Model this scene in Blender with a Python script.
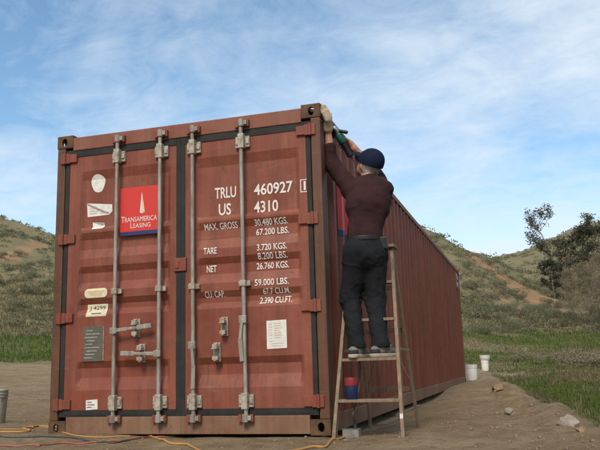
import bpy, bmesh, math, random
import numpy as np
from mathutils import Vector, Matrix

random.seed(7); RNG = np.random.default_rng(11)
for o in list(bpy.data.objects): bpy.data.objects.remove(o)
SC = bpy.context.scene; COL = SC.collection
R = math.radians

# ------------------------------------------------------------------ camera
CAM = np.array([3.8965, -5.5011, 0.5242]); F = 742.93
yaw, pit, rol = R(-16.7217), R(10.6441), R(-1.6575)
fw = np.array([math.sin(yaw)*math.cos(pit), math.cos(yaw)*math.cos(pit), math.sin(pit)])
r0 = np.array([math.cos(yaw), -math.sin(yaw), 0.0]); u0 = np.cross(r0, fw)
rt = r0*math.cos(rol)+u0*math.sin(rol); up = -r0*math.sin(rol)+u0*math.cos(rol)
cd = bpy.data.cameras.new('camera'); cam = bpy.data.objects.new('camera', cd); COL.objects.link(cam)
cd.sensor_width = 36; cd.lens = 36*F/600; cd.clip_start = 0.05; cd.clip_end = 3000
cam.matrix_world = Matrix((( rt[0], up[0], -fw[0], CAM[0]), (rt[1], up[1], -fw[1], CAM[1]), (rt[2], up[2], -fw[2], CAM[2]), (0, 0, 0, 1)))
SC.camera = cam
SC.render.resolution_x, SC.render.resolution_y = 1024, 768

# ------------------------------------------------------------------ sky, sun, exposure
SUN_AZ, SUN_EL = R(178), R(47)
w = bpy.data.worlds.new('World'); SC.world = w; w.use_nodes = True
nt = w.node_tree; nt.nodes.clear()
def N(t, tree=None, **kw):
    n = (tree or nt).nodes.new(t)
    for k, v in kw.items():
        if k in n.inputs: n.inputs[k].default_value = v
        else: setattr(n, k, v)
    return n
sky = N('ShaderNodeTexSky', sky_type='NISHITA'); sky.sun_disc = False
sky.sun_elevation = SUN_EL; sky.sun_rotation = SUN_AZ; sky.air_density = 1.0; sky.dust_density = 0.6; sky.ozone_density = 1.5
tc = N('ShaderNodeTexCoord'); sep = N('ShaderNodeSeparateXYZ'); nt.links.new(tc.outputs['Generated'], sep.inputs[0])
def math_(op, a, b=None, tree=None, clamp=False):
    n = (tree or nt).nodes.new('ShaderNodeMath'); n.operation = op; n.use_clamp = clamp
    for i, v in enumerate((a, b)):
        if v is None: continue
        if isinstance(v, (int, float)): n.inputs[i].default_value = v
        else: (tree or nt).links.new(v, n.inputs[i])
    return n.outputs[0]
zz = math_('ADD', math_('MAXIMUM', sep.outputs[2], 0.0), 0.22)
cx = math_('DIVIDE', sep.outputs[0], zz); cy = math_('DIVIDE', sep.outputs[1], zz)
comb = N('ShaderNodeCombineXYZ'); nt.links.new(cx, comb.inputs[0]); nt.links.new(cy, comb.inputs[1])
mp = N('ShaderNodeMapping'); nt.links.new(comb.outputs[0], mp.inputs[0])
mp.inputs['Rotation'].default_value = (0, 0, R(25)); mp.inputs['Scale'].default_value = (1.0, 1.25, 1); mp.inputs['Location'].default_value = (3.3, 1.9, 0)
n1 = N('ShaderNodeTexNoise', Scale=1.25, Detail=10.0, Roughness=0.6, Distortion=0.5); nt.links.new(mp.outputs[0], n1.inputs['Vector'])
n2 = N('ShaderNodeTexNoise', Scale=5.5, Detail=8.0, Roughness=0.65, Distortion=0.6); nt.links.new(mp.outputs[0], n2.inputs['Vector'])
low = math_('MULTIPLY', math_('SUBTRACT', 0.175, math_('MAXIMUM', sep.outputs[2], 0.0), None, True), 3.2)      # cloud cover thickens towards the horizon
mixn = math_('ADD', low, math_('ADD', math_('MULTIPLY', n1.outputs['Fac'], 0.68), math_('MULTIPLY', n2.outputs['Fac'], 0.32)))
ramp = N('ShaderNodeValToRGB'); nt.links.new(mixn, ramp.inputs[0])
ramp.color_ramp.elements[0].position = 0.38; ramp.color_ramp.elements[0].color = (0.0, 0.0, 0.0, 1)
ramp.color_ramp.elements[1].position = 0.66; ramp.color_ramp.elements[1].color = (0.88, 0.88, 0.88, 1)
cl = N('ShaderNodeMix', data_type='RGBA'); nt.links.new(ramp.outputs[0], cl.inputs[0])
hsv = N('ShaderNodeHueSaturation', Hue=0.490, Saturation=1.08, Value=1.0); nt.links.new(sky.outputs[0], hsv.inputs['Color']); nt.links.new(hsv.outputs[0], cl.inputs[6]); cl.inputs[7].default_value = (4.5, 5.05, 5.6, 1)
bg = N('ShaderNodeBackground', Strength=0.092); nt.links.new(cl.outputs[2], bg.inputs[0])
wo = N('ShaderNodeOutputWorld'); nt.links.new(bg.outputs[0], wo.inputs[0])
sd = bpy.data.lights.new('sun', 'SUN'); sun = bpy.data.objects.new('sun', sd); COL.objects.link(sun)
sd.energy = 1.5; sd.angle = R(20); sd.color = (1.0, 0.90, 0.74)
sdir = Vector((math.sin(SUN_AZ)*math.cos(SUN_EL), math.cos(SUN_AZ)*math.cos(SUN_EL), math.sin(SUN_EL)))
sun.rotation_euler = sdir.to_track_quat('Z', 'Y').to_euler(); sun.location = (0, -8, 12)
SC.render.engine = 'CYCLES'
SC.view_settings.view_transform = 'Standard'; SC.view_settings.look = 'None'
SC.view_settings.gamma = 1; SC.view_settings.use_curve_mapping = False
SC.view_settings.exposure = 0.98

# ------------------------------------------------------------------ pixel rays (photo pixels are 600 x 450)
def ray(u, v): return fw + (u-300)/F*rt + (225-v)/F*up
def pt(u, v, y):                                     # a pixel on the vertical plane at depth y
    d = ray(u, v); return CAM + d*(y-CAM[1])/d[1]
def elev_z(u, v, r):
    d = ray(u, v); return CAM[2] + r*d[2]/math.hypot(d[0], d[1])
def az_of(u): d = ray(u, 365); return math.degrees(math.atan2(d[0], d[1]))

# ------------------------------------------------------------------ numpy noise
def vnoise(x, y, seed=0):
    x = np.asarray(x, float); y = np.asarray(y, float)
    xi = np.floor(x).astype(np.int64); yi = np.floor(y).astype(np.int64); fx = x-xi; fy = y-yi
    def h(a, b):
        n = (a*374761393 + b*668265263 + seed*974634777) & 0xFFFFFFFF
        n = ((n ^ (n >> 13))*1274126177) & 0xFFFFFFFF
        return ((n ^ (n >> 16)) & 0xFFFF)/65535.0
    sx = fx*fx*(3-2*fx); sy = fy*fy*(3-2*fy)
    return (h(xi, yi)*(1-sx)+h(xi+1, yi)*sx)*(1-sy) + (h(xi, yi+1)*(1-sx)+h(xi+1, yi+1)*sx)*sy
def fbm(x, y, oct=4, seed=0):
    s = 0; a = .5
    for i in range(oct): s = s + a*(vnoise(x, y, seed+i)-.5); x = x*2.03; y = y*2.03; a *= .5
    return s
def sstep(a, b, x):
    t = np.clip((np.asarray(x, float)-a)/(b-a), 0, 1); return t*t*(3-2*t)

# ------------------------------------------------------------------ terrain height
COLS = [(-200, [(12, 388), (40, 367), (55, 328), (66, 295), (130, 190)]),
        (0,   [(12, None), (40, 366), (55, 331), (66, 303), (125, 215)]),
        (50,  [(12, None), (40, 366), (55, 333), (66, 306), (120, 233)]),
        (200, [(12, None), (40, 364), (60, 325), (115, 236)]),
        (380, [(20, None), (30, 358), (45, 322), (60, 290), (90, 222)]),
        (420, [(20, None), (30, 357), (45, 320), (60, 288), (90, 218)]),
        (440, [(20, None), (30, 357), (45, 321), (60, 290), (90, 223)]),
        (461, [(20, None), (30, 357), (45, 323), (60, 293), (90, 236)]),
        (480, [(20, None), (30, 357), (45, 327), (60, 302), (85, 247), (100, 258), (220, 268)]),
        (501, [(18, None), (30, 357), (45, 330), (60, 308), (80, 264), (90, 256), (110, 266), (220, 263)]),
        (525, [(14, None), (30, 357), (45, 333), (60, 312), (74, 287), (84, 281), (110, 277), (220, 256)]),
        (550, [(12, None), (30, 356), (45, 334), (60, 313), (70, 302), (84, 287), (110, 275), (220, 246)]),
        (575, [(10, None), (30, 355), (45, 333), (60, 314), (70, 306), (84, 286), (110, 270), (220, 234)]),
        (600, [(9, None), (30, 354), (45, 332), (60, 315), (72, 306), (84, 284), (110, 266), (220, 226)]),
        (700, [(9, None), (30, 350), (45, 328), (60, 310), (84, 275), (110, 252), (220, 190)])]
RG = np.exp(np.linspace(math.log(4), math.log(700), 150)); AZG = np.linspace(-180, 180, 361)
prof = []
for u, lst in COLS:
    rr = [4.0]; z_ = [0.0]
    for r, v in lst: rr.append(r); z_.append(0.0 if v is None else elev_z(u, v, r))
    top = z_[-1]; rr += [rr[-1]*1.35, 700]; z_ += [top*0.86, top*0.5]
    prof.append((az_of(u), np.interp(np.log(RG), np.log(rr), z_)))
for az, el in ((-180, .07), (-120, .12), (-80, .2), (60, .22), (110, .15), (180, .07)):
    rr = [4, 25, 60, 140, 300, 700]; z_ = [0, .1, 60*el*.4, 140*el, 140*el*1.1, 30]
    prof.append((az, np.interp(np.log(RG), np.log(rr), z_)))
prof.sort(key=lambda p: p[0])
TA = np.array([p[0] for p in prof]); TZ = np.array([p[1] for p in prof])
ZG = np.array([np.interp(AZG, TA, TZ[:, j]) for j in range(len(RG))]).T          # az x r
def gsm(a, n, ax):
    for _ in range(n):
        p = np.pad(a, [(1, 1) if i == ax else (0, 0) for i in range(2)], mode='edge')
        a = .25*np.take(p, range(0, a.shape[ax]), ax)+.5*a+.25*np.take(p, range(2, a.shape[ax]+2), ax)
    return a
ZG = gsm(gsm(ZG, 3, 1), 1, 0)
EDGE_Y = [-30, -4, -.8, 2, 6, 10, 14.5, 18, 24, 60]; EDGE_X = [5.2, 4.75, 4.42, 4.10, 3.70, 3.3, 2.95, 2.3, -3, -60]
def edge(y): return np.interp(y, EDGE_Y, EDGE_X) + .5*fbm(np.asarray(y)*.9, np.asarray(y)*0+3.3, 4, 5)
def height(x, y, fine=True):
    x = np.asarray(x, float); y = np.asarray(y, float)
    dx = x-CAM[0]; dy = y-CAM[1]; r = np.maximum(np.hypot(dx, dy), 4.001); az = np.degrees(np.arctan2(dx, dy))
    fr = np.clip((np.log(r)-math.log(4))/(math.log(700)-math.log(4))*(len(RG)-1), 0, len(RG)-1.001)
    fa = np.clip(az+180, 0, 359.999)
    i = fa.astype(int); j = fr.astype(int); a = fa-i; b = fr-j
    z = (ZG[i, j]*(1-a)+ZG[i+1, j]*a)*(1-b)+(ZG[i, j+1]*(1-a)+ZG[i+1, j+1]*a)*b
    amp = sstep(30, 90, r)
    z = z + amp*(2.4*fbm(x/16, y/16, 4, 1) + 1.0*fbm(x/5, y/5, 3, 2)) + sstep(14, 35, r)*.35*fbm(x/3, y/3, 3, 3)
    z = z - 1.05*sstep(-1.5, -4.8, y)*(1-sstep(20, 45, r))
    e = x-edge(y); near = 1-sstep(20, 32, r)
    z = z + near*(.06*np.exp(-((e+.12)/.2)**2) - .20*sstep(-.05, .55, e)*(1-.6*sstep(2, 5, e)) + sstep(.2, 1.5, e)*.22*fbm(x/1.1, y/1.1, 4, 8) + np.exp(-((e+.05)/.45)**2)*(.13*fbm(x/.45, y/.45, 4, 14)))
    z = z + .07*np.exp(-((x-2.72)**2+(y-16.2)**2)/.9)                      # low spoil mound behind the container's far corner
    pad = near*(1-sstep(0, .4, e))
    rut = .07*fbm(x/1.3, y/1.3, 4, 9) + .050*fbm(x/.32, y/.32, 4, 10) + .022*fbm(x/.11, y/.11, 2, 16)
    # under the container the dirt is levelled; gap below the near half of the side rail
    cx_ = np.clip(x, 0.0, 2.44); cy_ = np.clip(y, 0.0, 12.2); dc = np.hypot(x-cx_, y-cy_)
    z = z + pad*rut*sstep(.0, .7, dc) * 1.0
    base = -.012 + .035*(1-sstep(0, 1.3, x)) + .05*sstep(7, 9, y) - .05*sstep(1.9, 2.4, x)*(1-sstep(6, 8, y))*sstep(.15, .5, y)
    z = z + (base + .02*fbm(x/.25, y/.25, 3, 12))*(1-sstep(.0, .7, dc))*pad
    return z
def hit(u, v, tmax=400):
    d = ray(u, v); d = d/math.hypot(d[0], d[1]); t = np.concatenate([np.arange(3, 40, .02), np.arange(40, tmax, .2)])
    p = CAM[None]+t[:, None]*d[None]; g = height(p[:, 0], p[:, 1]); k = np.argmax(p[:, 2] <= g)
    if p[k, 2] > g[k]: k = len(t)-1
    return np.array([p[k, 0], p[k, 1], g[k]])

# ------------------------------------------------------------------ materials
MATS = {}
def newmat(name):
    m = bpy.data.materials.new(name); m.use_nodes = True; t = m.node_tree
    b = t.nodes['Principled BSDF']; MATS[name] = m; return m, t, b
def L(t, a, b): t.links.new(a, b)
def noise(t, scale, detail=6, rough=.6, vec=None, stretch=None, dist=0):
    n = N('ShaderNodeTexNoise', t, Scale=scale, Detail=float(detail), Roughness=rough, Distortion=float(dist))
    if vec is None:
        c = t.nodes.new('ShaderNodeTexCoord'); vec = c.outputs['Object']
    if stretch:
        m = t.nodes.new('ShaderNodeMapping'); m.inputs['Scale'].default_value = stretch; L(t, vec, m.inputs[0]); vec = m.outputs[0]
    L(t, vec, n.inputs['Vector']); return n.outputs['Fac']
def ramp_(t, fac, p0, p1, c0=(0, 0, 0, 1), c1=(1, 1, 1, 1)):
    r = t.nodes.new('ShaderNodeValToRGB'); L(t, fac, r.inputs[0]); e = r.color_ramp.elements
    e[0].position = p0; e[1].position = p1; e[0].color = c0; e[1].color = c1; return r.outputs[0]
def mix(t, fac, a, b, mode='MIX'):
    m = t.nodes.new('ShaderNodeMix'); m.data_type = 'RGBA'; m.blend_type = mode
    for i, v in ((0, fac), (6, a), (7, b)):
        if isinstance(v, (int, float)): m.inputs[i].default_value = v
        elif isinstance(v, tuple): m.inputs[i].default_value = v if len(v) == 4 else v+(1,)
        else: L(t, v, m.inputs[i])
    return m.outputs[2]
def bump(t, b, h, strength=.3, dist=.01):
    n = t.nodes.new('ShaderNodeBump'); n.inputs['Strength'].default_value = strength; n.inputs['Distance'].default_value = dist
    L(t, h, n.inputs['Height']); L(t, n.outputs[0], b.inputs['Normal'])
def simple(name, c1, c2=None, scale=8, rough=.7, bumps=.15, bscale=40, metal=0, stretch=None, dist=.004, spec=.4):
    m, t, b = newmat(name); c2 = c2 or tuple(x*.7 for x in c1)
    f = ramp_(t, noise(t, scale, 6, .65, stretch=stretch), .32, .68)
    L(t, mix(t, f, c2, c1), b.inputs['Base Color']); b.inputs['Roughness'].default_value = rough
    b.inputs['Metallic'].default_value = metal; b.inputs['Specular IOR Level'].default_value = spec
    if bumps: bump(t, b, noise(t, bscale, 5, .6, stretch=stretch), bumps, dist)
    return m
def paint(name, base, faded, rustamt, streak=.5, dust=0.0, rough=.55):
    """weathered oxide-red container paint: fading blotches, rain streaks, rust spots, dusty foot"""
    m, t, b = newmat(name)
    big = ramp_(t, noise(t, 1.6, 8, .66), .40, .60)
    col = mix(t, big, base, faded)
    st = ramp_(t, noise(t, 1.0, 6, .7, stretch=(9, 9, .55)), .42, .64)
    dk = tuple(x*.60 for x in base)
    col = mix(t, math_('MULTIPLY', st, streak, t), col, dk)
    st2 = ramp_(t, noise(t, 1.0, 7, .75, stretch=(22, 22, .9)), .52, .66)
    col = mix(t, math_('MULTIPLY', math_('MULTIPLY', st2, ramp_(t, noise(t, 1.3, 4, .5), .42, .6), t), .45+.3*rustamt, t), col, (.085, .034, .018, 1))
    scuff = ramp_(t, noise(t, 1.0, 8, .78, stretch=(3, 3, 16), dist=.8), .57, .66)
    col = mix(t, math_('MULTIPLY', scuff, .30, t), col, (.30, .17, .12, 1))
    spots = ramp_(t, noise(t, 7.5, 9, .72, dist=.6), .575+.07*(1-rustamt), .635+.07*(1-rustamt))
    sp2 = ramp_(t, noise(t, 26, 6, .7), .62, .68)
    rf = math_('MAXIMUM', spots, math_('MULTIPLY', sp2, .7*min(1, rustamt+.25), t), t)
    rust = mix(t, noise(t, 30, 5, .7), (.055, .026, .014, 1), (.20, .085, .03, 1))
    col = mix(t, math_('MULTIPLY', rf, .35+.6*rustamt, t), col, rust)
    c = t.nodes.new('ShaderNodeTexCoord'); s = t.nodes.new('ShaderNodeSeparateXYZ'); L(t, c.outputs['Object'], s.inputs[0])
    # splashed mud towards the bottom of the steel (dirt film with a ragged edge)
    zf = math_('SUBTRACT', 1.0, math_('DIVIDE', s.outputs[2], .55), t, True)
    mud = math_('MULTIPLY', math_('POWER', zf, 1.6, t), ramp_(t, noise(t, 5, 8, .7), .30, .62), t)
    col = mix(t, math_('MULTIPLY', mud, .35+dust, t, True), col, (.23, .165, .105, 1))
    L(t, col, b.inputs['Base Color'])
    L(t, math_('ADD', rough, math_('MULTIPLY', rf, .3, t), t, True), b.inputs['Roughness'])
    b.inputs['Specular IOR Level'].default_value = .35
    h = math_('ADD', noise(t, 3.2, 4, .5), math_('MULTIPLY', noise(t, 60, 4, .6), .12, t), t)
    bump(t, b, h, .35, .012)
    return m
M_DOOR = paint('door_paint', (.215, .043, .023), (.270, .074, .041), .62, .62, .12)
M_SIDE = paint('side_paint', (.205, .040, .018), (.235, .056, .027), .55, .85, .10)
M_FRAME = paint('frame_paint', (.225, .058, .033), (.27, .09, .053), .6, .45, .3)
M_POST = paint('rusty_post_paint', (.105, .040, .020), (.145, .056, .028), .8, .9, .0)
M_SILL = paint('dusty_sill_paint', (.20, .085, .048), (.255, .150, .088), .7, .5, .22)
M_CAST = simple('rusty_casting', (.155, .082, .042), (.06, .032, .018), 14, .85, .5, 30)
M_GASKET = simple('black_rubber', (.014, .0135, .013), (.034, .030, .025), 6, .8, .2, 20)
M_GALV = simple('galvanised_steel', (.43, .405, .345), (.20, .15, .11), 16, .55, .2, 50, .35, stretch=(1, 1, .3))
M_BRKT = simple('pale_cast_bracket', (.50, .46, .37), (.22, .16, .11), 26, .6, .3, 40, .15)
M_WHITE = simple('white_stencil_paint', (.80, .75, .69), (.66, .58, .52), 34, .7, .0)
M_PAPER = simple('sun_bleached_sticker', (.78, .76, .70), (.62, .58, .50), 22, .65, .1, 20)
M_CREAM = simple('cream_sticker', (.70, .62, .42), (.55, .48, .33), 26, .65, .1, 20)
M_SHAD = simple('peeled_backing', (.36, .33, .30), (.24, .19, .16), 30, .8)
M_PRINT = simple('dark_print', (.08, .075, .065), (.14, .12, .11), 20, .7, 0)
M_PINK = simple('faded_print', (.55, .36, .32), (.62, .52, .46), 20, .7, 0)
M_ORNG = simple('orange_print', (.62, .36, .10), (.66, .50, .22), 20, .7, 0)
M_RED = simple('bright_red_sign', (.64, .034, .022), (.57, .048, .032), 5, .45, .05, 20)
M_BLUE = simple('navy_sign', (.018, .028, .13), (.03, .04, .15), 8, .5, .05, 20)
M_PLATE = simple('dull_data_plate', (.085, .085, .062), (.15, .13, .095), 16, .6, .3, 35, .2)
M_ROOF = paint('roof_paint', (.20, .07, .045), (.25, .11, .08), .8, .3)
M_WOOD = simple('weathered_ladder_wood', (.30, .205, .128), (.155, .105, .068), 9, .8, .5, 30, 0, (6, 6, 1), .003)
M_PLANK = simple('old_timber', (.30, .205, .12), (.16, .105, .06), 8, .85, .6, 30, 0, (4, 1, 4), .004)
M_SKIN = simple('skin', (.52, .27, .18), (.44, .21, .14), 18, .55, .15, 120, 0, None, .001)
M_SHIRT = simple('maroon_shirt', (.046, .019, .018), (.024, .011, .011), 8, .92, .35, 260, 0, None, .002, .2)
M_PANTS = simple('black_jeans', (.017, .018, .021), (.008, .0085, .0105), 9, .9, .35, 300, 0, None, .002, .25)
M_BELT = simple('black_leather', (.014, .012, .011), (.008, .007, .006), 30, .5)
M_CAP = simple('navy_cap', (.010, .016, .042), (.006, .010, .026), 20, .9, .3, 250, 0, None, .001, .2)
M_HAIR = simple('grey_hair', (.34, .31, .28), (.17, .15, .13), 60, .7, .6, 160, 0, (1, 1, .25), .003)
M_GLOVE = simple('canvas_glove', (.52, .42, .30), (.36, .26, .17), 26, .9, .4, 200, 0, None, .002)
M_SHOE = simple('grey_sneaker', (.26, .225, .18), (.07, .06, .05), 22, .8, .4, 90, 0, None, .003)
M_SHOED = simple('dark_sneaker_panel', (.035, .035, .04), (.02, .02, .022), 30, .8, .3, 90)
M_SOLE = simple('pale_rubber_sole', (.56, .50, .40), (.34, .27, .19), 16, .7, .3, 60)
M_TOOL = simple('teal_green_plastic', (.012, .14, .115), (.010, .10, .085), 12, .45, .1, 80)
M_BLK = simple('black_plastic', (.016, .016, .017), (.028, .027, .026), 14, .5, .1, 80)
M_STEEL = simple('machined_steel', (.42, .42, .41), (.30, .29, .27), 20, .35, .1, 60, .8)
M_CORDO = simple('orange_cord_sheath', (.50, .245, .055), (.36, .20, .075), 5, .6, .05, 60)
M_CORDR = simple('red_cord_sheath', (.33, .075, .05), (.28, .12, .08), 6, .6, .05, 60)
M_CORDK = simple('grey_cord_sheath', (.045, .043, .045), (.09, .08, .07), 6, .6, .05, 60)
M_BUCKW = simple('white_bucket_plastic', (.84, .82, .74), (.74, .71, .62), 7, .5, .05, 60)
M_BUCKG = simple('pale_green_bucket_plastic', (.52, .54, .44), (.38, .38, .30), 7, .55, .05, 60)
M_BOX = simple('galvanised_outlet_box', (.33, .315, .28), (.19, .175, .15), 18, .5, .2, 60, .4)
M_CANB = simple('blue_can_print', (.012, .022, .07), (.009, .016, .05), 8, .4, .05, 60)  # albedo darkened so the blue carries the can's shade; also inks a small sticker
M_CANR = simple('red_can_lid', (.24, .018, .014), (.17, .014, .012), 8, .45, .05, 60)  # lid red darkened too, shade put into the colour
M_ROCK = simple('pale_rock', (.36, .30, .24), (.20, .155, .115), 9, .9, .8, 22, 0, None, .02)
M_CLOD = simple('reddish_clod', (.31, .205, .125), (.20, .125, .072), 12, .95, .8, 26, 0, None, .02)
M_STONE = simple('dusty_pebbles', (.29, .215, .145), (.18, .125, .08), 9, .95, .5, 40)
M_BARK = simple('grey_brown_bark', (.19, .155, .12), (.10, .08, .06), 6, .95, .6, 16, 0, (3, 3, .6), .03)

def leafmat(name, cols, rough=.75):
    m, t, b = newmat(name)
    a = t.nodes.new('ShaderNodeAttribute'); a.attribute_name = 'tone'
    r = t.nodes.new('ShaderNodeValToRGB'); L(t, a.outputs['Fac'], r.inputs[0]); e = r.color_ramp.elements
    while len(e) < len(cols): e.new(.5)
    for i, c in enumerate(cols): e[i].position = i/(len(cols)-1); e[i].color = c+(1,)
    L(t, r.outputs[0], b.inputs['Base Color']); b.inputs['Roughness'].default_value = rough
    b.inputs['Specular IOR Level'].default_value = .2
    tr = t.nodes.new('ShaderNodeBsdfTranslucent'); L(t, r.outputs[0], tr.inputs[0]); mx = t.nodes.new('ShaderNodeMixShader'); mx.inputs[0].default_value = .4
    L(t, b.outputs[0], mx.inputs[1]); L(t, tr.outputs[0], mx.inputs[2]); L(t, mx.outputs[0], t.nodes['Material Output'].inputs[0])
    return m
M_SAGE = leafmat('sage_leaves', [(.135, .140, .070), (.175, .178, .096), (.210, .205, .125), (.245, .200, .108)])
M_GRASS = leafmat('green_grass_blades', [(.080, .125, .024), (.112, .160, .032), (.150, .165, .048), (.22, .18, .085)])
M_DRY = leafmat('dry_grass_blades', [(.19, .155, .08), (.25, .20, .105), (.165, .145, .07), (.115, .125, .048)])
M_DARKLEAF = leafmat('dark_tree_leaves', [(.070, .072, .042), (.10, .10, .06), (.13, .125, .08), (.16, .142, .095)])
M_PALELEAF = leafmat('olive_grey_leaves', [(.075, .075, .048), (.11, .105, .07), (.14, .13, .09), (.17, .15, .105)])
M_TWIG = leafmat('bare_twigs', [(.22, .175, .105), (.29, .235, .145), (.34, .28, .18), (.24, .205, .115)])

def ground_mat():
    m, t, b = newmat('ground_soil')
    def att(n):
        a = t.nodes.new('ShaderNodeAttribute'); a.attribute_name = n; return a.outputs['Fac']
    g = t.nodes.new('ShaderNodeNewGeometry').outputs['Position']
    dirt = mix(t, ramp_(t, noise(t, .9, 9, .7, g), .36, .64), (.265, .180, .098, 1), (.390, .285, .168, 1))
    dirt = mix(t, math_('MULTIPLY', ramp_(t, noise(t, 4.5, 9, .75, g), .47, .60), .7, t), dirt, (.195, .125, .066, 1))
    dirt = mix(t, math_('MULTIPLY', ramp_(t, noise(t, 28, 7, .75, g), .53, .66), .6, t), dirt, (.45, .345, .215, 1))
    dirt = mix(t, math_('MULTIPLY', ramp_(t, noise(t, 60, 5, .75, g), .56, .66), .55, t), dirt, (.14, .088, .048, 1))
    lit = mix(t, ramp_(t, noise(t, .5, 7, .65, g), .35, .65), (.200, .175, .088, 1), (.290, .228, .122, 1))
    lit = mix(t, math_('MULTIPLY', ramp_(t, noise(t, .22, 9, .72, g), .47, .58), .75, t), lit, (.255, .180, .098, 1))
    lit = mix(t, math_('MULTIPLY', ramp_(t, noise(t, 1.4, 8, .75, g), .48, .58), .8, t), lit, (.150, .150, .085, 1))
    lit = mix(t, ramp_(t, noise(t, 5, 6, .7, g), .46, .66), lit, (.150, .138, .070, 1))
    grn = mix(t, ramp_(t, noise(t, 1.3, 6, .7, g), .35, .65), (.098, .132, .030, 1), (.150, .148, .058, 1))
    org = mix(t, ramp_(t, noise(t, .6, 6, .7, g), .35, .65), (.37, .215, .11, 1), (.27, .175, .095, 1))
    nb = math_('MULTIPLY', math_('SUBTRACT', noise(t, 1.1, 7, .7, g), .5, t), 1.1, t)
    nb2 = math_('MULTIPLY', math_('SUBTRACT', noise(t, .35, 7, .7, g), .5, t), 1.1, t)
    def msk(n, j): return ramp_(t, math_('ADD', att(n), j, t), .40, .60)
    col = mix(t, msk('m_green', nb), lit, grn)
    col = mix(t, msk('m_bare', nb2), col, org)
    col = mix(t, msk('m_dirt', nb), col, dirt)
    L(t, col, b.inputs['Base Color']); b.inputs['Roughness'].default_value = .95; b.inputs['Specular IOR Level'].default_value = .15
    h = math_('ADD', math_('MULTIPLY', noise(t, 7, 9, .72, g), .6, t), math_('MULTIPLY', noise(t, 55, 6, .7, g), .25, t), t)
    bump(t, b, h, 1.0, .10)
    return m
M_GROUND = ground_mat()

# ------------------------------------------------------------------ object helpers
def setp(o, label=None, cat=None, group=None, kind=None):
    if label: o['label'] = label
    if cat: o['category'] = cat
    if group: o['group'] = group
    if kind: o['kind'] = kind
    return o
def empty(name, loc, label, cat, group=None):
    o = bpy.data.objects.new(name, None); COL.objects.link(o); o.location = loc; o.empty_display_size = .1
    return setp(o, label, cat, group)
def link(name, me, mat=None, parent=None, smooth=False):
    o = bpy.data.objects.new(name, me); COL.objects.link(o)
    if mat and not me.materials: me.materials.append(mat)
    if smooth: me.polygons.foreach_set('use_smooth', [True]*len(me.polygons))
    if parent:
        o.parent = parent; o.matrix_parent_inverse = Matrix.Translation(parent_loc(parent)).inverted()
    return o
def parent_loc(p):
    v = Vector(p.location) if p.type == 'EMPTY' else Vector((0, 0, 0))
    return v
class MB:
    def __init__(s): s.v = []; s.f = []
    def add(s, vs, fs):
        n = len(s.v); s.v += [tuple(map(float, x)) for x in vs]; s.f += [tuple(i+n for i in f) for f in fs]; return s
    def box(s, a, b):
        (x0, y0, z0), (x1, y1, z1) = a, b
        return s.add([(x0, y0, z0), (x1, y0, z0), (x1, y1, z0), (x0, y1, z0), (x0, y0, z1), (x1, y0, z1), (x1, y1, z1), (x0, y1, z1)],
                     [(3, 2, 1, 0), (4, 5, 6, 7), (0, 1, 5, 4), (1, 2, 6, 5), (2, 3, 7, 6), (3, 0, 4, 7)])
    def bar(s, p, q, wx, wy, side=(1, 0, 0)):
        p = Vector(p); q = Vector(q); d = (q-p).normalized(); a = Vector(side); a = (a-d*a.dot(d)).normalized(); c = d.cross(a)
        vs = [e+a*(i*wx/2)+c*(j*wy/2) for e in (p, q) for i, j in ((-1, -1), (1, -1), (1, 1), (-1, 1))]
        return s.add(vs, [(3, 2, 1, 0), (4, 5, 6, 7), (0, 1, 5, 4), (1, 2, 6, 5), (2, 3, 7, 6), (3, 0, 4, 7)])
    def tube(s, pts, rad, n=10, caps=True):
        pts = [Vector(p) for p in pts]; k = len(pts); rad = rad if hasattr(rad, '__len__') else [rad]*k
        ref = None; vs = []
        for i in range(k):
            d = (pts[min(i+1, k-1)]-pts[max(i-1, 0)]).normalized()
            if ref is None: ref = d.orthogonal().normalized()
            ref = (ref-d*ref.dot(d)).normalized(); c = d.cross(ref)
            for j in range(n):
                a = 2*math.pi*j/n; vs.append(pts[i]+(ref*math.cos(a)+c*math.sin(a))*rad[i])
        fs = [(i*n+j, i*n+(j+1) % n, (i+1)*n+(j+1) % n, (i+1)*n+j) for i in range(k-1) for j in range(n)]
        if caps: fs += [tuple(range(n-1, -1, -1)), tuple((k-1)*n+j for j in range(n))]
        return s.add(vs, fs)
    def lathe(s, prof, c, n=32, axis='z'):
        vs = []
        for r, z in prof:
            for j in range(n):
                a = 2*math.pi*j/n; vs.append((c[0]+r*math.cos(a), c[1]+r*math.sin(a), c[2]+z))
        k = len(prof)
        fs = [(i*n+j, i*n+(j+1) % n, (i+1)*n+(j+1) % n, (i+1)*n+j) for i in range(k-1) for j in range(n)]
        return s.add(vs, fs)
    def prism(s, poly, y0, y1):            # polygon in x,z extruded along y
        n = len(poly); vs = [(x, y0, z) for x, z in poly]+[(x, y1, z) for x, z in poly]
        return s.add(vs, [tuple(range(n)), tuple(range(2*n-1, n-1, -1))]+[(i, i+n, (i+1) % n+n, (i+1) % n) for i in range(n)])
    def mesh(s, name, bev=0, seg=2):
        me = bpy.data.meshes.new(name); me.from_pydata(s.v, [], s.f)
        bm = bmesh.new(); bm.from_mesh(me)
        bmesh.ops.recalc_face_normals(bm, faces=bm.faces)
        if bev: bmesh.ops.bevel(bm, geom=[e for e in bm.edges if len(e.link_faces) == 2 and e.calc_face_angle(0) > .5], offset=bev, segments=seg, affect='EDGES', profile=.6)
        bm.to_mesh(me); bm.free(); return me
    def build(s, name, mat, parent=None, bev=0, smooth=False):
        me = s.mesh(name, bev)
        if smooth:
            o = link(name, me, mat, parent, True)
            try: me.set_sharp_from_angle(angle=R(40))
            except Exception: pass
            return o
        return link(name, me, mat, parent)
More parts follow.
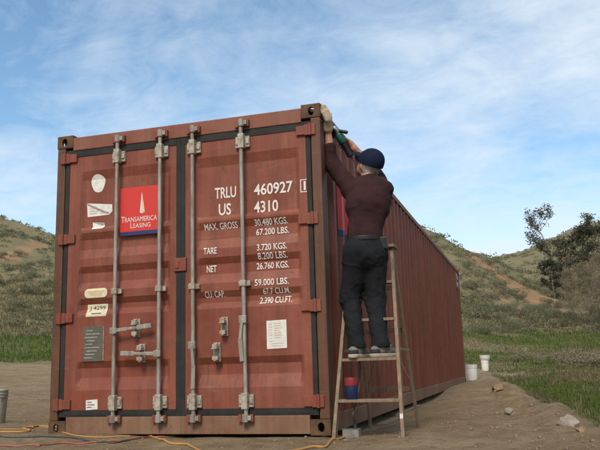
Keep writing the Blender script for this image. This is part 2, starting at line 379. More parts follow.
def eval_mesh(o):
    dg = bpy.context.evaluated_depsgraph_get(); return bpy.data.meshes.new_from_object(o.evaluated_get(dg))

# ================================================================== GROUND
def build_ground():
    c = np.array([2.6, -.2]); na = 700; ringr = np.concatenate([[0.02], np.arange(.06, 9, .045), np.exp(np.linspace(math.log(9.05), math.log(650), 190))])
    th = np.linspace(0, 2*math.pi, na, endpoint=False); rr, tt = np.meshgrid(ringr, th, indexing='ij')
    x = c[0]+rr*np.cos(tt); y = c[1]+rr*np.sin(tt); z = height(x, y)
    V = np.stack([x, y, z], -1).reshape(-1, 3); nr = len(ringr)
    i, j = np.meshgrid(np.arange(nr-1), np.arange(na), indexing='ij'); j2 = (j+1) % na
    Fq = np.stack([i*na+j, (i+1)*na+j, (i+1)*na+j2, i*na+j2], -1).reshape(-1, 4)
    me = bpy.data.meshes.new('ground'); me.from_pydata(V.tolist(), [], Fq.tolist())
    X, Y = V[:, 0], V[:, 1]; d, g, b = masks(X, Y)
    for n, a in (('m_dirt', d), ('m_green', g), ('m_bare', b)):
        at = me.attributes.new(n, 'FLOAT', 'POINT'); at.data.foreach_set('value', a.astype(np.float32))
    o = link('ground', me, M_GROUND, None, True); setp(o, kind='structure')
    return o
BARE = [[hit(488, 267), hit(505, 277), hit(520, 287), hit(536, 297), hit(552, 305), hit(570, 314)],
        [hit(436, 229), hit(450, 238), hit(463, 249)], [hit(505, 300), hit(530, 316)], [hit(5, 262), hit(48, 245)]]
BARE_W = [1.7, 1.5, .8, 1.1]
def masks(X, Y):
    r = np.hypot(X-CAM[0], Y-CAM[1]); az = np.degrees(np.arctan2(X-CAM[0], Y-CAM[1]))
    e = X-edge(Y)
    rightside = sstep(-14, -11, az)*(1-sstep(60, 80, az))
    dirt_r = 1-sstep(-.25, .25, e)
    dirt_far = 1-sstep(36, 42, r+6*fbm(X/9, Y/9, 3, 31))
    behind = sstep(17, 21, Y)*sstep(-15, -10, az)
    dirt = np.minimum(dirt_r, dirt_far)*(1-behind)
    dirt = np.maximum(dirt, .75*np.exp(-((X-2.8)**2+(Y-16.2)**2)/1.4))
    strip = np.exp(-((e-.85)/.70)**2)*1.05*sstep(-.3, .05, fbm(X/1.5, Y/1.5, 3, 37))*(1-sstep(16, 22, r))
    patch = sstep(.02, .16, fbm(X/5.5, Y/4.0, 3, 33))*sstep(9, 13, r)*(1-sstep(38, 52, r))*.9
    left = np.exp(-((r-46)/6.0)**2)*sstep(14, 20, -az)*1.05
    green = np.maximum(np.maximum(strip, patch*(1-sstep(14, 20, -az))), left)
    bare = np.zeros_like(r)
    for pl, wd in zip(BARE, BARE_W):
        for p, q in zip(pl[:-1], pl[1:]):
            a = np.array(p[:2]); ba = np.array(q[:2])-a; t = np.clip(((X-a[0])*ba[0]+(Y-a[1])*ba[1])/(ba@ba), 0, 1)
            dd = np.hypot(X-a[0]-t*ba[0], Y-a[1]-t*ba[1]) + 4.5*fbm(X/3.2, Y/3.2, 4, 39); bare = np.maximum(bare, .95*(1-sstep(wd*.5, wd*1.5, dd)))
    bare = np.maximum(bare, .75*sstep(.17, .30, fbm(X/14, Y/9, 3, 35))*sstep(50, 70, r))
    return dirt, green, bare
build_ground()

# ================================================================== SHIPPING CONTAINER
W_, H_, D_ = 2.438, 2.591, 12.192
CT = empty('shipping_container', (W_/2, D_/2, 0), 'long rust-red corrugated steel shipping container with white stencilled numbers on its doors', 'container')
# corner castings: hollow steel blocks with oval holes
def casting_mesh():
    def tmp(mb, bev=0):
        o = bpy.data.objects.new('tmp', mb.mesh('tmp', bev)); COL.objects.link(o); return o
    a, b, c = .162, .178, .118
    base = tmp(MB().box((0, 0, 0), (a, b, c)), .008)
    cut = [tmp(MB().box((.026, .026, .026), (a-.026, b-.026, c-.026)))]
    def oval(rx, rz, n=20): return [(rx*math.cos(2*math.pi*i/n), rz*math.sin(2*math.pi*i/n)) for i in range(n)]
    cut.append(tmp(MB().prism([(.075+x, .062+z) for x, z in oval(.026, .036)], -.05, .05)))
    m2 = MB(); p = [(.09+x, .062+z) for x, z in oval(.03, .036)]; n = len(p)
    m2.add([(-.05, y, z) for y, z in p]+[(.05, y, z) for y, z in p], [tuple(range(n)), tuple(range(2*n-1, n-1, -1))]+[(i, i+n, (i+1) % n+n, (i+1) % n) for i in range(n)])
    cut.append(tmp(m2))
    m3 = MB(); p = [(.081+x, .09+z) for x, z in oval(.03, .055)]
    m3.add([(x, y, -.05) for x, y in p]+[(x, y, .05) for x, y in p], [tuple(range(n)), tuple(range(2*n-1, n-1, -1))]+[(i, i+n, (i+1) % n+n, (i+1) % n) for i in range(n)])
    cut.append(tmp(m3))
    for k in cut:
        md = base.modifiers.new('b', 'BOOLEAN'); md.operation = 'DIFFERENCE'; md.object = k; md.solver = 'EXACT'
    bpy.context.view_layer.update(); me = eval_mesh(base); me.name = 'corner_casting'
    for k in cut+[base]: bpy.data.objects.remove(k)
    me.materials.clear(); me.materials.append(M_CAST); return me
cm = casting_mesh()
for ix in (0, 1):
    for iy in (0, 1):
        for iz in (0, 1):
            o = link('corner_casting', cm, None, CT)
            o.location = (ix*W_, iy*D_, iz*H_); o.scale = (1-2*ix, 1-2*iy, 1-2*iz)
for ix in (0, 1):                                    # posts
    sx = 1-2*ix; X = ix*W_
    def xs(a, b): return (min(X+sx*a, X+sx*b), max(X+sx*a, X+sx*b))
    a, b = xs(.004, .085); MB().box((a, .004, .118), (b, .13, H_-.118)).build('corner_post', M_POST, CT, .01)
    a, b = xs(.004, .13); MB().box((a, D_-.10, .118), (b, D_-.004, H_-.118)).build('corner_post', M_POST, CT, .008)
MB().box((.162, .003, 2.445), (W_-.162, .11, 2.565)).build('door_header', M_FRAME, CT, .006)
MB().box((.162, .005, .012), (W_-.162, .12, .150)).build('door_sill', M_SILL, CT, .006)
MB().box((.162, D_-.1, 2.46), (W_-.162, D_-.006, 2.56)).build('end_header', M_FRAME, CT, .006)
MB().box((.162, D_-.1, .01), (W_-.162, D_-.006, .15)).build('end_sill', M_SILL, CT, .006)
for ix in (0, 1):
    X = ix*W_; sx = 1-2*ix
    x0, x1 = sorted((X+sx*.006, X+sx*.066))
    MB().box((x0, .178, 2.515), (x1, D_-.178, 2.575)).build('top_rail', M_FRAME, CT, .005)
    x0, x1 = sorted((X+sx*.010, X+sx*.075))
    MB().box((x0, .178, .012), (x1, D_-.178, .150)).build('bottom_rail', M_SILL, CT, .005)
    # corrugated side: one pressed sheet
    ys = []; y = .12; p = [(.072, 0), (.068, 1), (.070, 1), (.068, 0)]
    ys.append((y, 0)); i = 0
    while y < D_-.11:
        y += p[i % 4][0]; ys.append((min(y, D_-.1), p[i % 4][1])); i += 1
    mb = MB(); zl = [.14]+[.14+.4*k for k in range(1, 6)]+[2.52]; vs = []
    for z in zl:
        for yy, dpt in ys: vs.append((X+sx*(.014+.036*dpt), yy, z))
    n = len(ys); fs = [(k*n+j, k*n+j+1, (k+1)*n+j+1, (k+1)*n+j) for k in range(len(zl)-1) for j in range(n-1)]
    mb.add(vs, fs).build('corrugated_side_panel', M_SIDE, CT)
    if ix == 1: SIDE_YS = ys
mb = MB(); vs = []; x = .1; xs_ = [(x, 0)]; i = 0; pp = [(.09, 0), (.05, 1), (.09, 1), (.05, 0)]
while x < W_-.11: x += pp[i % 4][0]; xs_.append((min(x, W_-.1), pp[i % 4][1])); i += 1
vs = [(a, D_-.02-.04*d, z) for z in (.14, 2.47) for a, d in xs_]; n = len(xs_)
mb.add(vs, [(j, j+1, n+j+1, n+j) for j in range(n-1)]).build('corrugated_end_panel', M_SIDE, CT)
mb = MB(); ny = 240; vs = [(a, .1+(D_-.2)*j/ny, 2.548+(.016 if (j//2) % 2 else 0)) for a in (.06, W_-.06) for j in range(ny+1)]
mb.add(vs, [(j, j+1, ny+1+j+1, ny+1+j) for j in range(ny)]).build('roof_panel', M_ROOF, CT)
MB().box((.07, .13, .10), (W_-.07, D_-.1, .148)).build('floor_pan', M_SILL, CT)
# faint vertical marks at the far top of the side are added with the lettering below

# doors -------------------------------------------------------------
YD = .014; DEP = .029
ZPROF = [(.165, 0), (.365, 0), (.465, 1), (.545, 1), (.60, 0), (.985, 0), (1.035, 1), (1.075, 1), (1.125, 0), (1.19, 0), (1.265, 1), (1.345, 1), (1.40, 0),
         (1.47, 0), (1.55, 1), (1.635, 1), (1.695, 0), (1.715, 0), (1.745, .8), (2.165, .8), (2.245, 0), (2.435, 0)]
ZP = np.array(ZPROF)
def wob(x, z): return .0015*math.sin(3.1*x+1.7*z)*math.sin(2.3*z+.8*x+1)          # dented sheet
def depth(x, z, xa, xb):
    rx = min(np.interp(x, [xa, xa+.035], [0, 1]), np.interp(x, [xb-.035, xb], [1, 0]))
    return YD + DEP*float(np.interp(z, ZP[:, 0], ZP[:, 1]))*rx + wob(x, z)*rx
LEAF = {'l': (.132, 1.166, .240, 1.112), 'r': (1.248, 2.306, 1.345, 2.245)}
def door(side, label):
    x0, x1, xa, xb = LEAF[side]
    xs_ = [x0, (x0+xa)/2, xa, xa+.018, xa+.035]+list(np.linspace(xa+.035, xb-.035, 15)[1:-1])+[xb-.035, xb-.018, xb, (xb+x1)/2, x1]
    zs = sorted(set([round(a, 4) for a, _ in ZPROF]+[round(float(v), 4) for v in np.linspace(.2, 2.4, 34)]))
    mb = MB(); vs = [(x, depth(x, z, xa, xb), z) for z in zs for x in xs_]; n = len(xs_)
    fs = [(k*n+j, k*n+j+1, (k+1)*n+j+1, (k+1)*n+j) for k in range(len(zs)-1) for j in range(n-1)]
    m = len(vs); vs += [(x0, .075, zs[0]), (x1, .075, zs[0]), (x1, .075, zs[-1]), (x0, .075, zs[-1])]
    k = len(zs)-1
    fs += [(0, m, m+3, k*n)] if 0 else []
    mb.add(vs, fs)
    mb.box((x0, .066, .165), (x1, .078, 2.435))
    mb.box((x0, YD+.001, .1655), (x0+.012, .07, 2.4345)); mb.box((x1-.012, YD+.001, .1655), (x1, .07, 2.4345))
    d = mb.build('door_leaf', M_DOOR, CT)
    return d
DL = door('l', ''); DR = door('r', '')
DL['label'] = 'left door leaf with red square sign and stickers'; DR['label'] = 'right door leaf with white stencilled weights'
def gasket(side, par):
    x0, x1, _, _ = LEAF[side]; g = MB()
    g.box((x0-.0405, .010, .150), (x0-.001, .05, 2.452)); g.box((x1+.001, .010, .150), (x1+.0405, .05, 2.452))
    g.box((x0-.001, .010, 2.436), (x1+.001, .05, 2.4515)) ; g.box((x0-.001, .010, .1502), (x1+.001, .05, .164))
    # wide rubber flaps
    g.box((x0, .0075, 2.385), (x1, .0135, 2.4358)); g.box((x0, .0075, .1645), (x1, .0135, .205))
    g.build('gasket', M_GASKET, par)
gasket('l', DL); gasket('r', DR)
for side, par in (('l', DL), ('r', DR)):
    for z in (2.375, 1.65, .968, .252):
        m = MB()
        if side == 'l':
            m.box((.045, -.010, z-.045), (.135, .006, z+.045)); m.box((.13, -.006, z-.038), (.205, .012, z+.038)); m.tube([(.088, -.012, z-.05), (.088, -.012, z+.05)], .014, 10)
        else:
            m.box((W_-.135, -.010, z-.045), (W_-.045, .006, z+.045)); m.box((W_-.205, -.006, z-.038), (W_-.13, .012, z+.038)); m.tube([(W_-.088, -.012, z-.05), (W_-.088, -.012, z+.05)], .014, 10)
        m.build('hinge', M_DOOR, par, .003)
MB().box((1.150, -.004, 1.305), (1.262, .012, 1.415)).box((1.165, -.012, 1.33), (1.20, -.003, 1.39)).build('overlap_plate', M_DOOR, DL, .004)
# lock rods
for k, x in enumerate((.628, 1.036, 1.336, 1.773)):
    par = DL if k < 2 else DR; Y = -.034
    lean = (0, 0, .004, .008)[k]
    MB().tube([(x+lean, Y, .118), (x, Y, 1.2), (x-lean*.5, Y, 2.505)], .0165, 14).build('lock_rod', M_GALV, par, 0, True)
    for z, top in ((2.335, 1), (.262, 0)):
        m = MB(); m.box((x-.062, -.012, z-.048), (x+.062, .013, z+.048)); m.box((x-.026, -.058, z-.062), (x+.026, -.008, z+.062))
        m.box((x-.058, -.022, z-.022), (x-.03, -.010, z+.022)); m.box((x+.03, -.022, z-.022), (x+.058, -.010, z+.022))
        m.build('rod_bracket', M_BRKT, par, .006)
        zc = 2.49 if top else .135
        m = MB(); m.tube([(x, Y, zc-.03), (x, Y, zc+.03)], .026, 12); m.box((x-.006, -.045, zc-.018), (x+.050, .004, zc+.018))
        m.build('cam_end', M_GALV, par, .003)
        m = MB(); m.box((x+.035, -.03, zc-.028), (x+.062, .004, zc+.028)); m.box((x-.062, -.022, zc-.028), (x-.035, .004, zc+.028)); m.box((x-.0615, -.004, zc-.027), (x+.0615, .0045, zc+.027)); m.build('cam_keeper', M_DOOR, par)
    m = MB(); m.box((x-.050, -.016, 1.148), (x+.050, .013, 1.19)); m.box((x-.024, -.056, 1.144), (x+.024, -.008, 1.194)); m.build('rod_guide', M_BRKT, par, .005)
# handles and latches
def handle(par, p, q, hub):
    p = Vector(p); q = Vector(q); m = MB(); d = q-p
    m.bar(p, p+d*.35, .030, .014, (0, 0, 1)); m.bar(p+d*.33, p+d*.62, .022, .016, (0, 0, 1)); m.bar(p+d*.60, q, .038, .012, (0, 0, 1))
    m.tube([(hub, -.052, p.z-.035), (hub, -.052, p.z+.035)], .010, 10); m.box((hub-.03, -.066, p.z-.026), (hub+.03, -.040, p.z+.026))
    m.build('door_handle', M_GALV, par, .004)
handle(DL, (.648, -.058, .842), (.975, -.050, .872), .632); handle(DL, (1.014, -.058, .645), (.700, -.050, .656), 1.033)
def latch(par, x, z, openp=False):
    m = MB(); m.box((x-.030, -.004, z-.075), (x+.030, .0155, z+.075)); m.box((x-.024, -.062, z+.022), (x+.024, -.003, z+.034)); m.box((x-.024, -.05, z-.062), (x+.024, -.003, z-.030))
    m.tube([(x, -.04, z-.07), (x, -.04, z-.03)], .012, 8); m.box((x-.012, -.074, z+.022), (x+.028, -.060, z+.062))
    m.tube([(x-.018, -.03, z+.045), (x+.018, -.03, z+.07)], .010, 8)
    m.build('handle_latch', M_BRKT, par, .004)
latch(DL, .818, .858); latch(DL, .868, .652); latch(DR, 1.595, .838); latch(DR, 1.530, .640)
def hang(par, x, z0, z1, sx):
    m = MB(); m.box((x-.03, -.064, z0-.03), (x+.03, -.036, z0+.03)); m.bar((x+sx*.005, -.062, z0), (x+sx*.028, -.060, (z0+z1)/2), .026, .012, (1, 0, 0)); m.bar((x+sx*.028, -.058, (z0+z1)/2+.01), (x+sx*.012, -.052, z1), .034, .012, (1, 0, 0))
    m.build('hanging_handle', M_GALV, par, .004)
hang(DR, 1.336, .70, .36, .6); hang(DR, 1.770, .885, .56, -.8)

# lettering, signs and stickers draped on the pressed door sheet ------------------------------
def drape_bm(bm, side, off):
    _, _, xa, xb = LEAF[side]
    for z, _ in ZPROF: bmesh.ops.bisect_plane(bm, geom=list(bm.verts)+list(bm.edges)+list(bm.faces), plane_co=(0, 0, z), plane_no=(0, 0, 1))
    for x in (xa, xa+.035, xb-.035, xb)+tuple(np.linspace(xa, xb, 12)):
        bmesh.ops.bisect_plane(bm, geom=list(bm.verts)+list(bm.edges)+list(bm.faces), plane_co=(x, 0, 0), plane_no=(1, 0, 0))
    for v in bm.verts: v.co.y = depth(v.co.x, v.co.z, xa, xb)-off
def text_mesh(s, off=.012):
    cu = bpy.data.curves.new('t', 'FONT'); cu.body = s; cu.offset = off; cu.resolution_u = 3
    o = bpy.data.objects.new('t', cu); COL.objects.link(o); bpy.context.view_layer.update()
    me = eval_mesh(o); bpy.data.objects.remove(o); return me
def letter(s, x0, x1, zc, h, par=None, side='r', mat=None, off=.0025, bold=.012, slope=0, name='lettering'):
    me = text_mesh(s, bold); bm = bmesh.new(); bm.from_mesh(me)
    xs_ = [v.co.x for v in bm.verts]; ys_ = [v.co.y for v in bm.verts]; a, b, c, d = min(xs_), max(xs_), min(ys_), max(ys_)
    for v in bm.verts: X = x0+(v.co.x-a)/(b-a)*(x1-x0); v.co = (X, 0, zc-h/2+(v.co.y-c)/(d-c)*h+slope*(X-x0))
    drape_bm(bm, side, off); bm.normal_update(); bmesh.ops.reverse_faces(bm, faces=[f_ for f_ in bm.faces if f_.normal.y > 0])
    for f_ in bm.faces: f_.smooth = False
    me2 = bpy.data.meshes.new(name); bm.to_mesh(me2); bm.free()
    o = link(name, me2, mat or M_WHITE, par); return o
TXT = [("TRLU", 1.506, 1.695, 1.934, .094), ("460927", 1.851, 2.182, 1.931, .096), ("1", 2.281, 2.297, 1.921, .075), ("US", 1.540, 1.649, 1.794, .098), ("4310", 1.849, 2.055, 1.787, .096),
       ("MAX. GROSS", 1.414, 1.706, 1.656, .052), ("30.480 KGS.", 1.853, 2.134, 1.658, .052), ("67.200 LBS.", 1.862, 2.140, 1.582, .054), ("TARE", 1.412, 1.529, 1.455, .054),
       ("3.720 KGS.", 1.876, 2.128, 1.452, .052), ("8.200 LBS.", 1.879, 2.126, 1.382, .052), ("NET", 1.428, 1.515, 1.310, .055), ("26.760 KGS.", 1.861, 2.132, 1.306, .054),
       ("59.000 LBS.", 1.853, 2.136, 1.172, .052), ("CU. CAP.", 1.417, 1.592, 1.100, .052), ("67.7 CU.M.", 1.917, 2.142, 1.101, .048), ("2.390 CU.FT.", 1.887, 2.156, 1.030, .052)]
for s, a, b, c, h in TXT: letter(s, a, b, c, h, DR, bold=.018 if h > .08 else .014, off=.004)
def polydecal(name, polys, mat, par, side, off=.002):
    bm = bmesh.new()
    for p in polys:
        vs = [bm.verts.new((x, 0, z)) for x, z in p]; bm.faces.new(vs)
    drape_bm(bm, side, off); bmesh.ops.recalc_face_normals(bm, faces=bm.faces)
    me = bpy.data.meshes.new(name); bm.to_mesh(me); bm.free(); return link(name, me, mat, par)
def rect(x0, z0, x1, z1, sl=0): return [(x0, z0), (x1, z0+sl*(x1-x0)), (x1, z1+sl*(x1-x0)), (x0, z1)]
bw = .007
polydecal('number_box', [rect(2.252, 1.868, 2.326, 1.868+bw), rect(2.252, 1.974-bw, 2.326, 1.974), rect(2.252, 1.868+bw, 2.252+bw, 1.974-bw), rect(2.326-bw, 1.868+bw, 2.326, 1.974-bw)], M_WHITE, DR, 'r', .0025)
# sign between the rods (a thin flat plate carrying a tower emblem and two words)
SGx0, SGx1, SGz0, SGz1 = .640, 1.008, 1.640, 2.055
SGy = YD-.003
sg = MB().box((SGx0, SGy-.003, SGz0+.032), (SGx1, SGy, SGz1)).build('sign_panel', M_RED, DL); sg['label'] = 'bright red square sign with white tower and two words'
MB().box((SGx0, SGy-.003, SGz0), (SGx1, SGy, SGz0+.0315)).build('sign_stripe', M_BLUE, DL)
def flat_text(s, x0, x1, zc, h, y, par, mat, bold=0.0, name='sign_lettering'):
    me = text_mesh(s, bold); co = np.empty(len(me.vertices)*3); me.vertices.foreach_get('co', co); co = co.reshape(-1, 3)
    a, b, c, d = co[:, 0].min(), co[:, 0].max(), co[:, 1].min(), co[:, 1].max()
    bm = bmesh.new(); bm.from_mesh(me); bm.normal_update(); bmesh.ops.reverse_faces(bm, faces=[f_ for f_ in bm.faces if f_.normal.z < 0]); bm.to_mesh(me); bm.free()
    n = np.stack([x0+(co[:, 0]-a)/(b-a)*(x1-x0), np.full(len(co), y), zc-h/2+(co[:, 1]-c)/(d-c)*h], 1)
    me.vertices.foreach_set('co', n.ravel()); me.polygons.foreach_set('use_smooth', [False]*len(me.polygons)); me.update(); return link(name, me, mat, par)
ysg = SGy-.0042
MB().add([(.828, ysg, 1.828), (.852, ysg, 1.820), (.848, ysg, 1.985), (.846, ysg, 2.008)], [(0, 1, 2, 3)]).build('sign_tower', M_PAPER, DL)
MB().add([(.853, ysg, 1.820), (.876, ysg, 1.832), (.848, ysg, 2.006), (.8485, ysg, 1.985)], [(0, 1, 2, 3)]).build('sign_tower', M_CREAM, DL)
flat_text('T', .652, .684, 1.779, .052, ysg, DL, M_PAPER); flat_text('RANSAMERICA', .687, .990, 1.775, .042, ysg, DL, M_PAPER)
flat_text('L', .742, .764, 1.723, .048, ysg, DL, M_PAPER); flat_text('EASING', .768, .930, 1.719, .038, ysg, DL, M_PAPER)
# stickers, left door
blob = [(.405+.068*math.cos(t)*(1+.10*math.sin(3*t)), 2.131+.083*math.sin(t)*(1+.05*math.cos(2*t+1))) for t in np.linspace(0, 2*math.pi, 26, endpoint=False)]
polydecal('round_sticker', [blob], M_PAPER, DL, 'l')
polydecal('sticker', [[(.295, 1.962), (.545, 1.932), (.548, 1.872), (.515, 1.843), (.305, 1.838)]], M_PAPER, DL, 'l')
polydecal('sticker_fold', [[(.297, 1.962), (.49, 1.872), (.515, 1.866), (.51, 1.852), (.47, 1.862), (.300, 1.945)]], M_SHAD, DL, 'l', .004)
polydecal('sticker_print', [rect(.325, 1.862+.022*k, .40+.012*(k % 2), 1.870+.022*k) for k in range(3)]+[rect(.425, 1.862+.02*k, .455, 1.868+.02*k) for k in range(2)], M_PINK, DL, 'l', .003)
polydecal('sticker', [[(.358, 1.788), (.47, 1.775), (.478, 1.742), (.46, 1.727), (.358, 1.724)]], M_PAPER, DL, 'l')
polydecal('sticker_fold', [[(.365, 1.785), (.455, 1.756), (.47, 1.762), (.468, 1.772)]], M_SHAD, DL, 'l', .0035)
rr = []
for t in np.linspace(0, 2*math.pi, 28, endpoint=False):
    cxx = .418+(.072 if math.cos(t) > 0 else -.072); rr.append((cxx+.038*math.cos(t), 1.170+.040*math.sin(t)))
polydecal('oval_sticker', [rr], M_CREAM, DL, 'l')
polydecal('sticker_print', [rect(.342, 1.180, .495, 1.189), rect(.365, 1.152, .47, 1.158), rect(.355, 1.166, .480, 1.171)], M_ORNG, DL, 'l', .003)
polydecal('number_sticker', [rect(.325, .972, .520, 1.078)], M_CREAM, DL, 'l')
letter('J 4299', .348, .498, 1.040, .044, DL, 'l', M_PRINT, .0032, .01, 0, 'sticker_lettering')
polydecal('sticker_print', [rect(.375, .992, .470, 1.002)], M_PRINT, DL, 'l', .003)
MB().box((.308, YD-.006, .600), (.500, YD+.006, .890)).build('data_plate', M_PLATE, DL, .002)
mb = MB()
for k in range(9): mb.box((.322+.01*(k % 3), YD-.008, .625+.028*k), (.40+.022*((k*5) % 4), YD-.0062, .635+.028*k))
mb.build('data_plate_print', M_SHAD, DL)
MB().box((.5005, YD-.007, .605), (.506, YD+.004, .888)).build('data_plate_edge', M_BRKT, DL)
polydecal('small_sticker', [[(.345, .285), (.455, .292), (.458, .212), (.348, .205)]], M_PAPER, DL, 'l')
polydecal('sticker_print', [rect(.36, .225+.02*k, .40+.03*(k % 2), .231+.02*k) for k in range(3)], M_CANB, DL, 'l', .003)
# paper, right door
polydecal('paper_notice', [[(1.944, .868), (2.108, .872), (2.108, .655), (1.944, .650)]], M_PAPER, DR, 'r')
polydecal('notice_print', [rect(1.962, .840-.022*k, 1.99, .844-.022*k) for k in range(7)]+[rect(2.005, .842-.018*k, 2.06+.008*(k % 3), .848-.018*k) for k in range(7)]+[rect(1.985, .69, 2.085, .694), rect(1.985, .672, 2.085, .676)], M_PINK, DR, 'r', .003)
# red sign on the corrugated side, mostly behind the man, and the small vertical number at the far end
def sidex(y): return W_-(.014+.036*float(np.interp(y, [a for a, _ in SIDE_YS], [b for _, b in SIDE_YS])))+.003
def side_decal(name, y0, y1, z0, z1, mat):
    yy = [y0]+[a for a, _ in SIDE_YS if y0 < a < y1]+[y1]; n = len(yy)
    MB().add([(sidex(y), y, z) for z in (z0, z1) for y in yy], [(j, j+1, n+j+1, n+j) for j in range(n-1)]).build(name, mat, CT)
side_decal('side_sign', .62, 1.12, 1.66, 2.24, M_RED); side_decal('side_sign_stripe', .62, 1.12, 1.61, 1.66, M_BLUE)
def side_text(s, yc, z0, z1, wd):
    me = text_mesh(s, .03); co = np.empty(len(me.vertices)*3); me.vertices.foreach_get('co', co); co = co.reshape(-1, 3)
    a, b, c, d = co[:, 0].min(), co[:, 0].max(), co[:, 1].min(), co[:, 1].max()
    n = np.stack([np.full(len(co), W_-.004+.004), yc-wd/2+(co[:, 0]-a)/(b-a)*wd, z0+(co[:, 1]-c)/(d-c)*(z1-z0)], 1)
    me.vertices.foreach_set('co', n.ravel()); me.update(); link('side_lettering', me, M_WHITE, CT)
MB().box((W_-.03, 11.30, 2.10), (W_-.008, 11.90, 2.48)).build('number_panel', M_SIDE, CT)
for s, z0, z1 in (('TRLU', 2.32, 2.44), ('460927', 2.15, 2.27)): side_text(s, 11.6, z0, z1, .5)

# ================================================================== SURFACE NETS (for the person)
class Field:
    def __init__(s, lo, hi, h):
        s.h = h; s.lo = np.array(lo, float); n = np.ceil((np.array(hi)-s.lo)/h).astype(int)+1
        s.ax = [s.lo[i]+h*np.arange(n[i]) for i in range(3)]; s.F = np.full(n, .2, np.float32)
    def _blk(s, lo, hi, m):
        sl = []
        for i in range(3):
            a = max(0, int((lo[i]-m-s.lo[i])/s.h)); b = min(len(s.ax[i]), int((hi[i]+m-s.lo[i])/s.h)+2); sl.append(slice(a, max(b, a)))
        P = np.stack(np.meshgrid(*[s.ax[i][sl[i]] for i in range(3)], indexing='ij'), -1); return tuple(sl), P
    def _put(s, sl, d, k, sub=False):
        f = s.F[sl]
        if sub: s.F[sl] = np.maximum(f, -d); return
        if k <= 0: s.F[sl] = np.minimum(f, d); return
        hh = np.clip(.5+.5*(f-d)/k, 0, 1); s.F[sl] = f*(1-hh)+d*hh-k*hh*(1-hh)
    def cone(s, a, b, ra, rb, k=.02, sq=None):             # sq = (axis, factor): flatten along an axis
        a = np.array(a, float); b = np.array(b, float); rm = max(ra, rb); lo = np.minimum(a, b)-rm*1.3; hi = np.maximum(a, b)+rm*1.3
        sl, P = s._blk(lo, hi, .06)
        if P.size == 0: return s
        ba = b-a; t = np.clip(((P-a)@ba)/max(ba@ba, 1e-9), 0, 1); q = P-a-t[..., None]*ba
        if sq is not None:
            n = np.array(sq[0], float); n /= np.linalg.norm(n); c = q@n; q = q+(c*(1/sq[1]-1))[..., None]*n
        d = np.linalg.norm(q, axis=-1)-(ra+(rb-ra)*t)
        s._put(sl, d.astype(np.float32), k); return s
    def ell(s, c, r, axes=None, k=.02, sub=False):
        c = np.array(c, float); r = np.array(r, float); m = r.max(); sl, P = s._blk(c-m, c+m, .06); q = P-c
        if axes is not None: q = q@np.array(axes).T
        d = (np.linalg.norm(q/r, axis=-1)-1)*r.min(); s._put(sl, d.astype(np.float32), k, sub); return s
    def clip(s, p, n):                                     # keep the side the normal points away from
        n = np.array(n, float); n /= np.linalg.norm(n); P = np.stack(np.meshgrid(*s.ax, indexing='ij'), -1); s.F = np.maximum(s.F, ((P-np.array(p))@n).astype(np.float32)); return s
    def wrinkle(s, fn):
        P = np.stack(np.meshgrid(*s.ax, indexing='ij'), -1); s.F = s.F+fn(P).astype(np.float32); return s
    def mesh(s, name):
        Fv = s.F; ins = Fv < 0; nx, ny, nz = [n-1 for n in Fv.shape]
        c = np.zeros((nx, ny, nz), int)
        for i in (0, 1):
            for j in (0, 1):
                for k in (0, 1): c += ins[i:i+nx, j:j+ny, k:k+nz]
        act = (c > 0) & (c < 8); idx = -np.ones((nx, ny, nz), int); I = np.argwhere(act); idx[act] = np.arange(len(I))
        acc = np.zeros((len(I), 3)); cnt = np.zeros(len(I))
        cor = [np.array((i, j, k)) for i in (0, 1) for j in (0, 1) for k in (0, 1)]
        for a in cor:
            for ax in range(3):
                if a[ax] == 1: continue
                b = a.copy(); b[ax] = 1; A = I+a; B = I+b
                fa = Fv[A[:, 0], A[:, 1], A[:, 2]]; fb = Fv[B[:, 0], B[:, 1], B[:, 2]]; m = (fa < 0) != (fb < 0)
                t = np.where(m, fa/np.where(m, fa-fb, 1), 0); p = a[None]+t[:, None]*(b-a)[None]; acc[m] += p[m]; cnt[m] += 1
        V = s.lo+s.h*(I+acc/np.maximum(cnt, 1)[:, None]); faces = []
        for ax in range(3):
            o1, o2 = [(1, 2), (2, 0), (0, 1)][ax]; sh = list(Fv.shape); sh[ax] -= 1
            s0 = [slice(None)]*3; s1 = [slice(None)]*3; s0[ax] = slice(0, -1); s1[ax] = slice(1, None)
            a = ins[tuple(s0)]; b = ins[tuple(s1)]
            for flip, mm in ((False, a & ~b), (True, ~a & b)):
                E = np.argwhere(mm); E = E[(E[:, o1] > 0) & (E[:, o2] > 0) & (E[:, o1] < Fv.shape[o1]-1) & (E[:, o2] < Fv.shape[o2]-1)]
                q = []
                for d1, d2 in ((-1, -1), (0, -1), (0, 0), (-1, 0)):
                    e = E.copy(); e[:, o1] += d1; e[:, o2] += d2; q.append(idx[e[:, 0], e[:, 1], e[:, 2]])
                q = np.stack(q, 1); faces.append(q[:, ::-1] if flip else q)
        Fc = np.concatenate(faces); Fc = Fc[(Fc >= 0).all(1)]
        me = bpy.data.meshes.new(name); me.from_pydata(V.tolist(), [], Fc.tolist())
        bm = bmesh.new(); bm.from_mesh(me); bmesh.ops.smooth_vert(bm, verts=bm.verts, factor=.5, use_axis_x=True, use_axis_y=True, use_axis_z=True)
        bm.to_mesh(me); bm.free(); return me

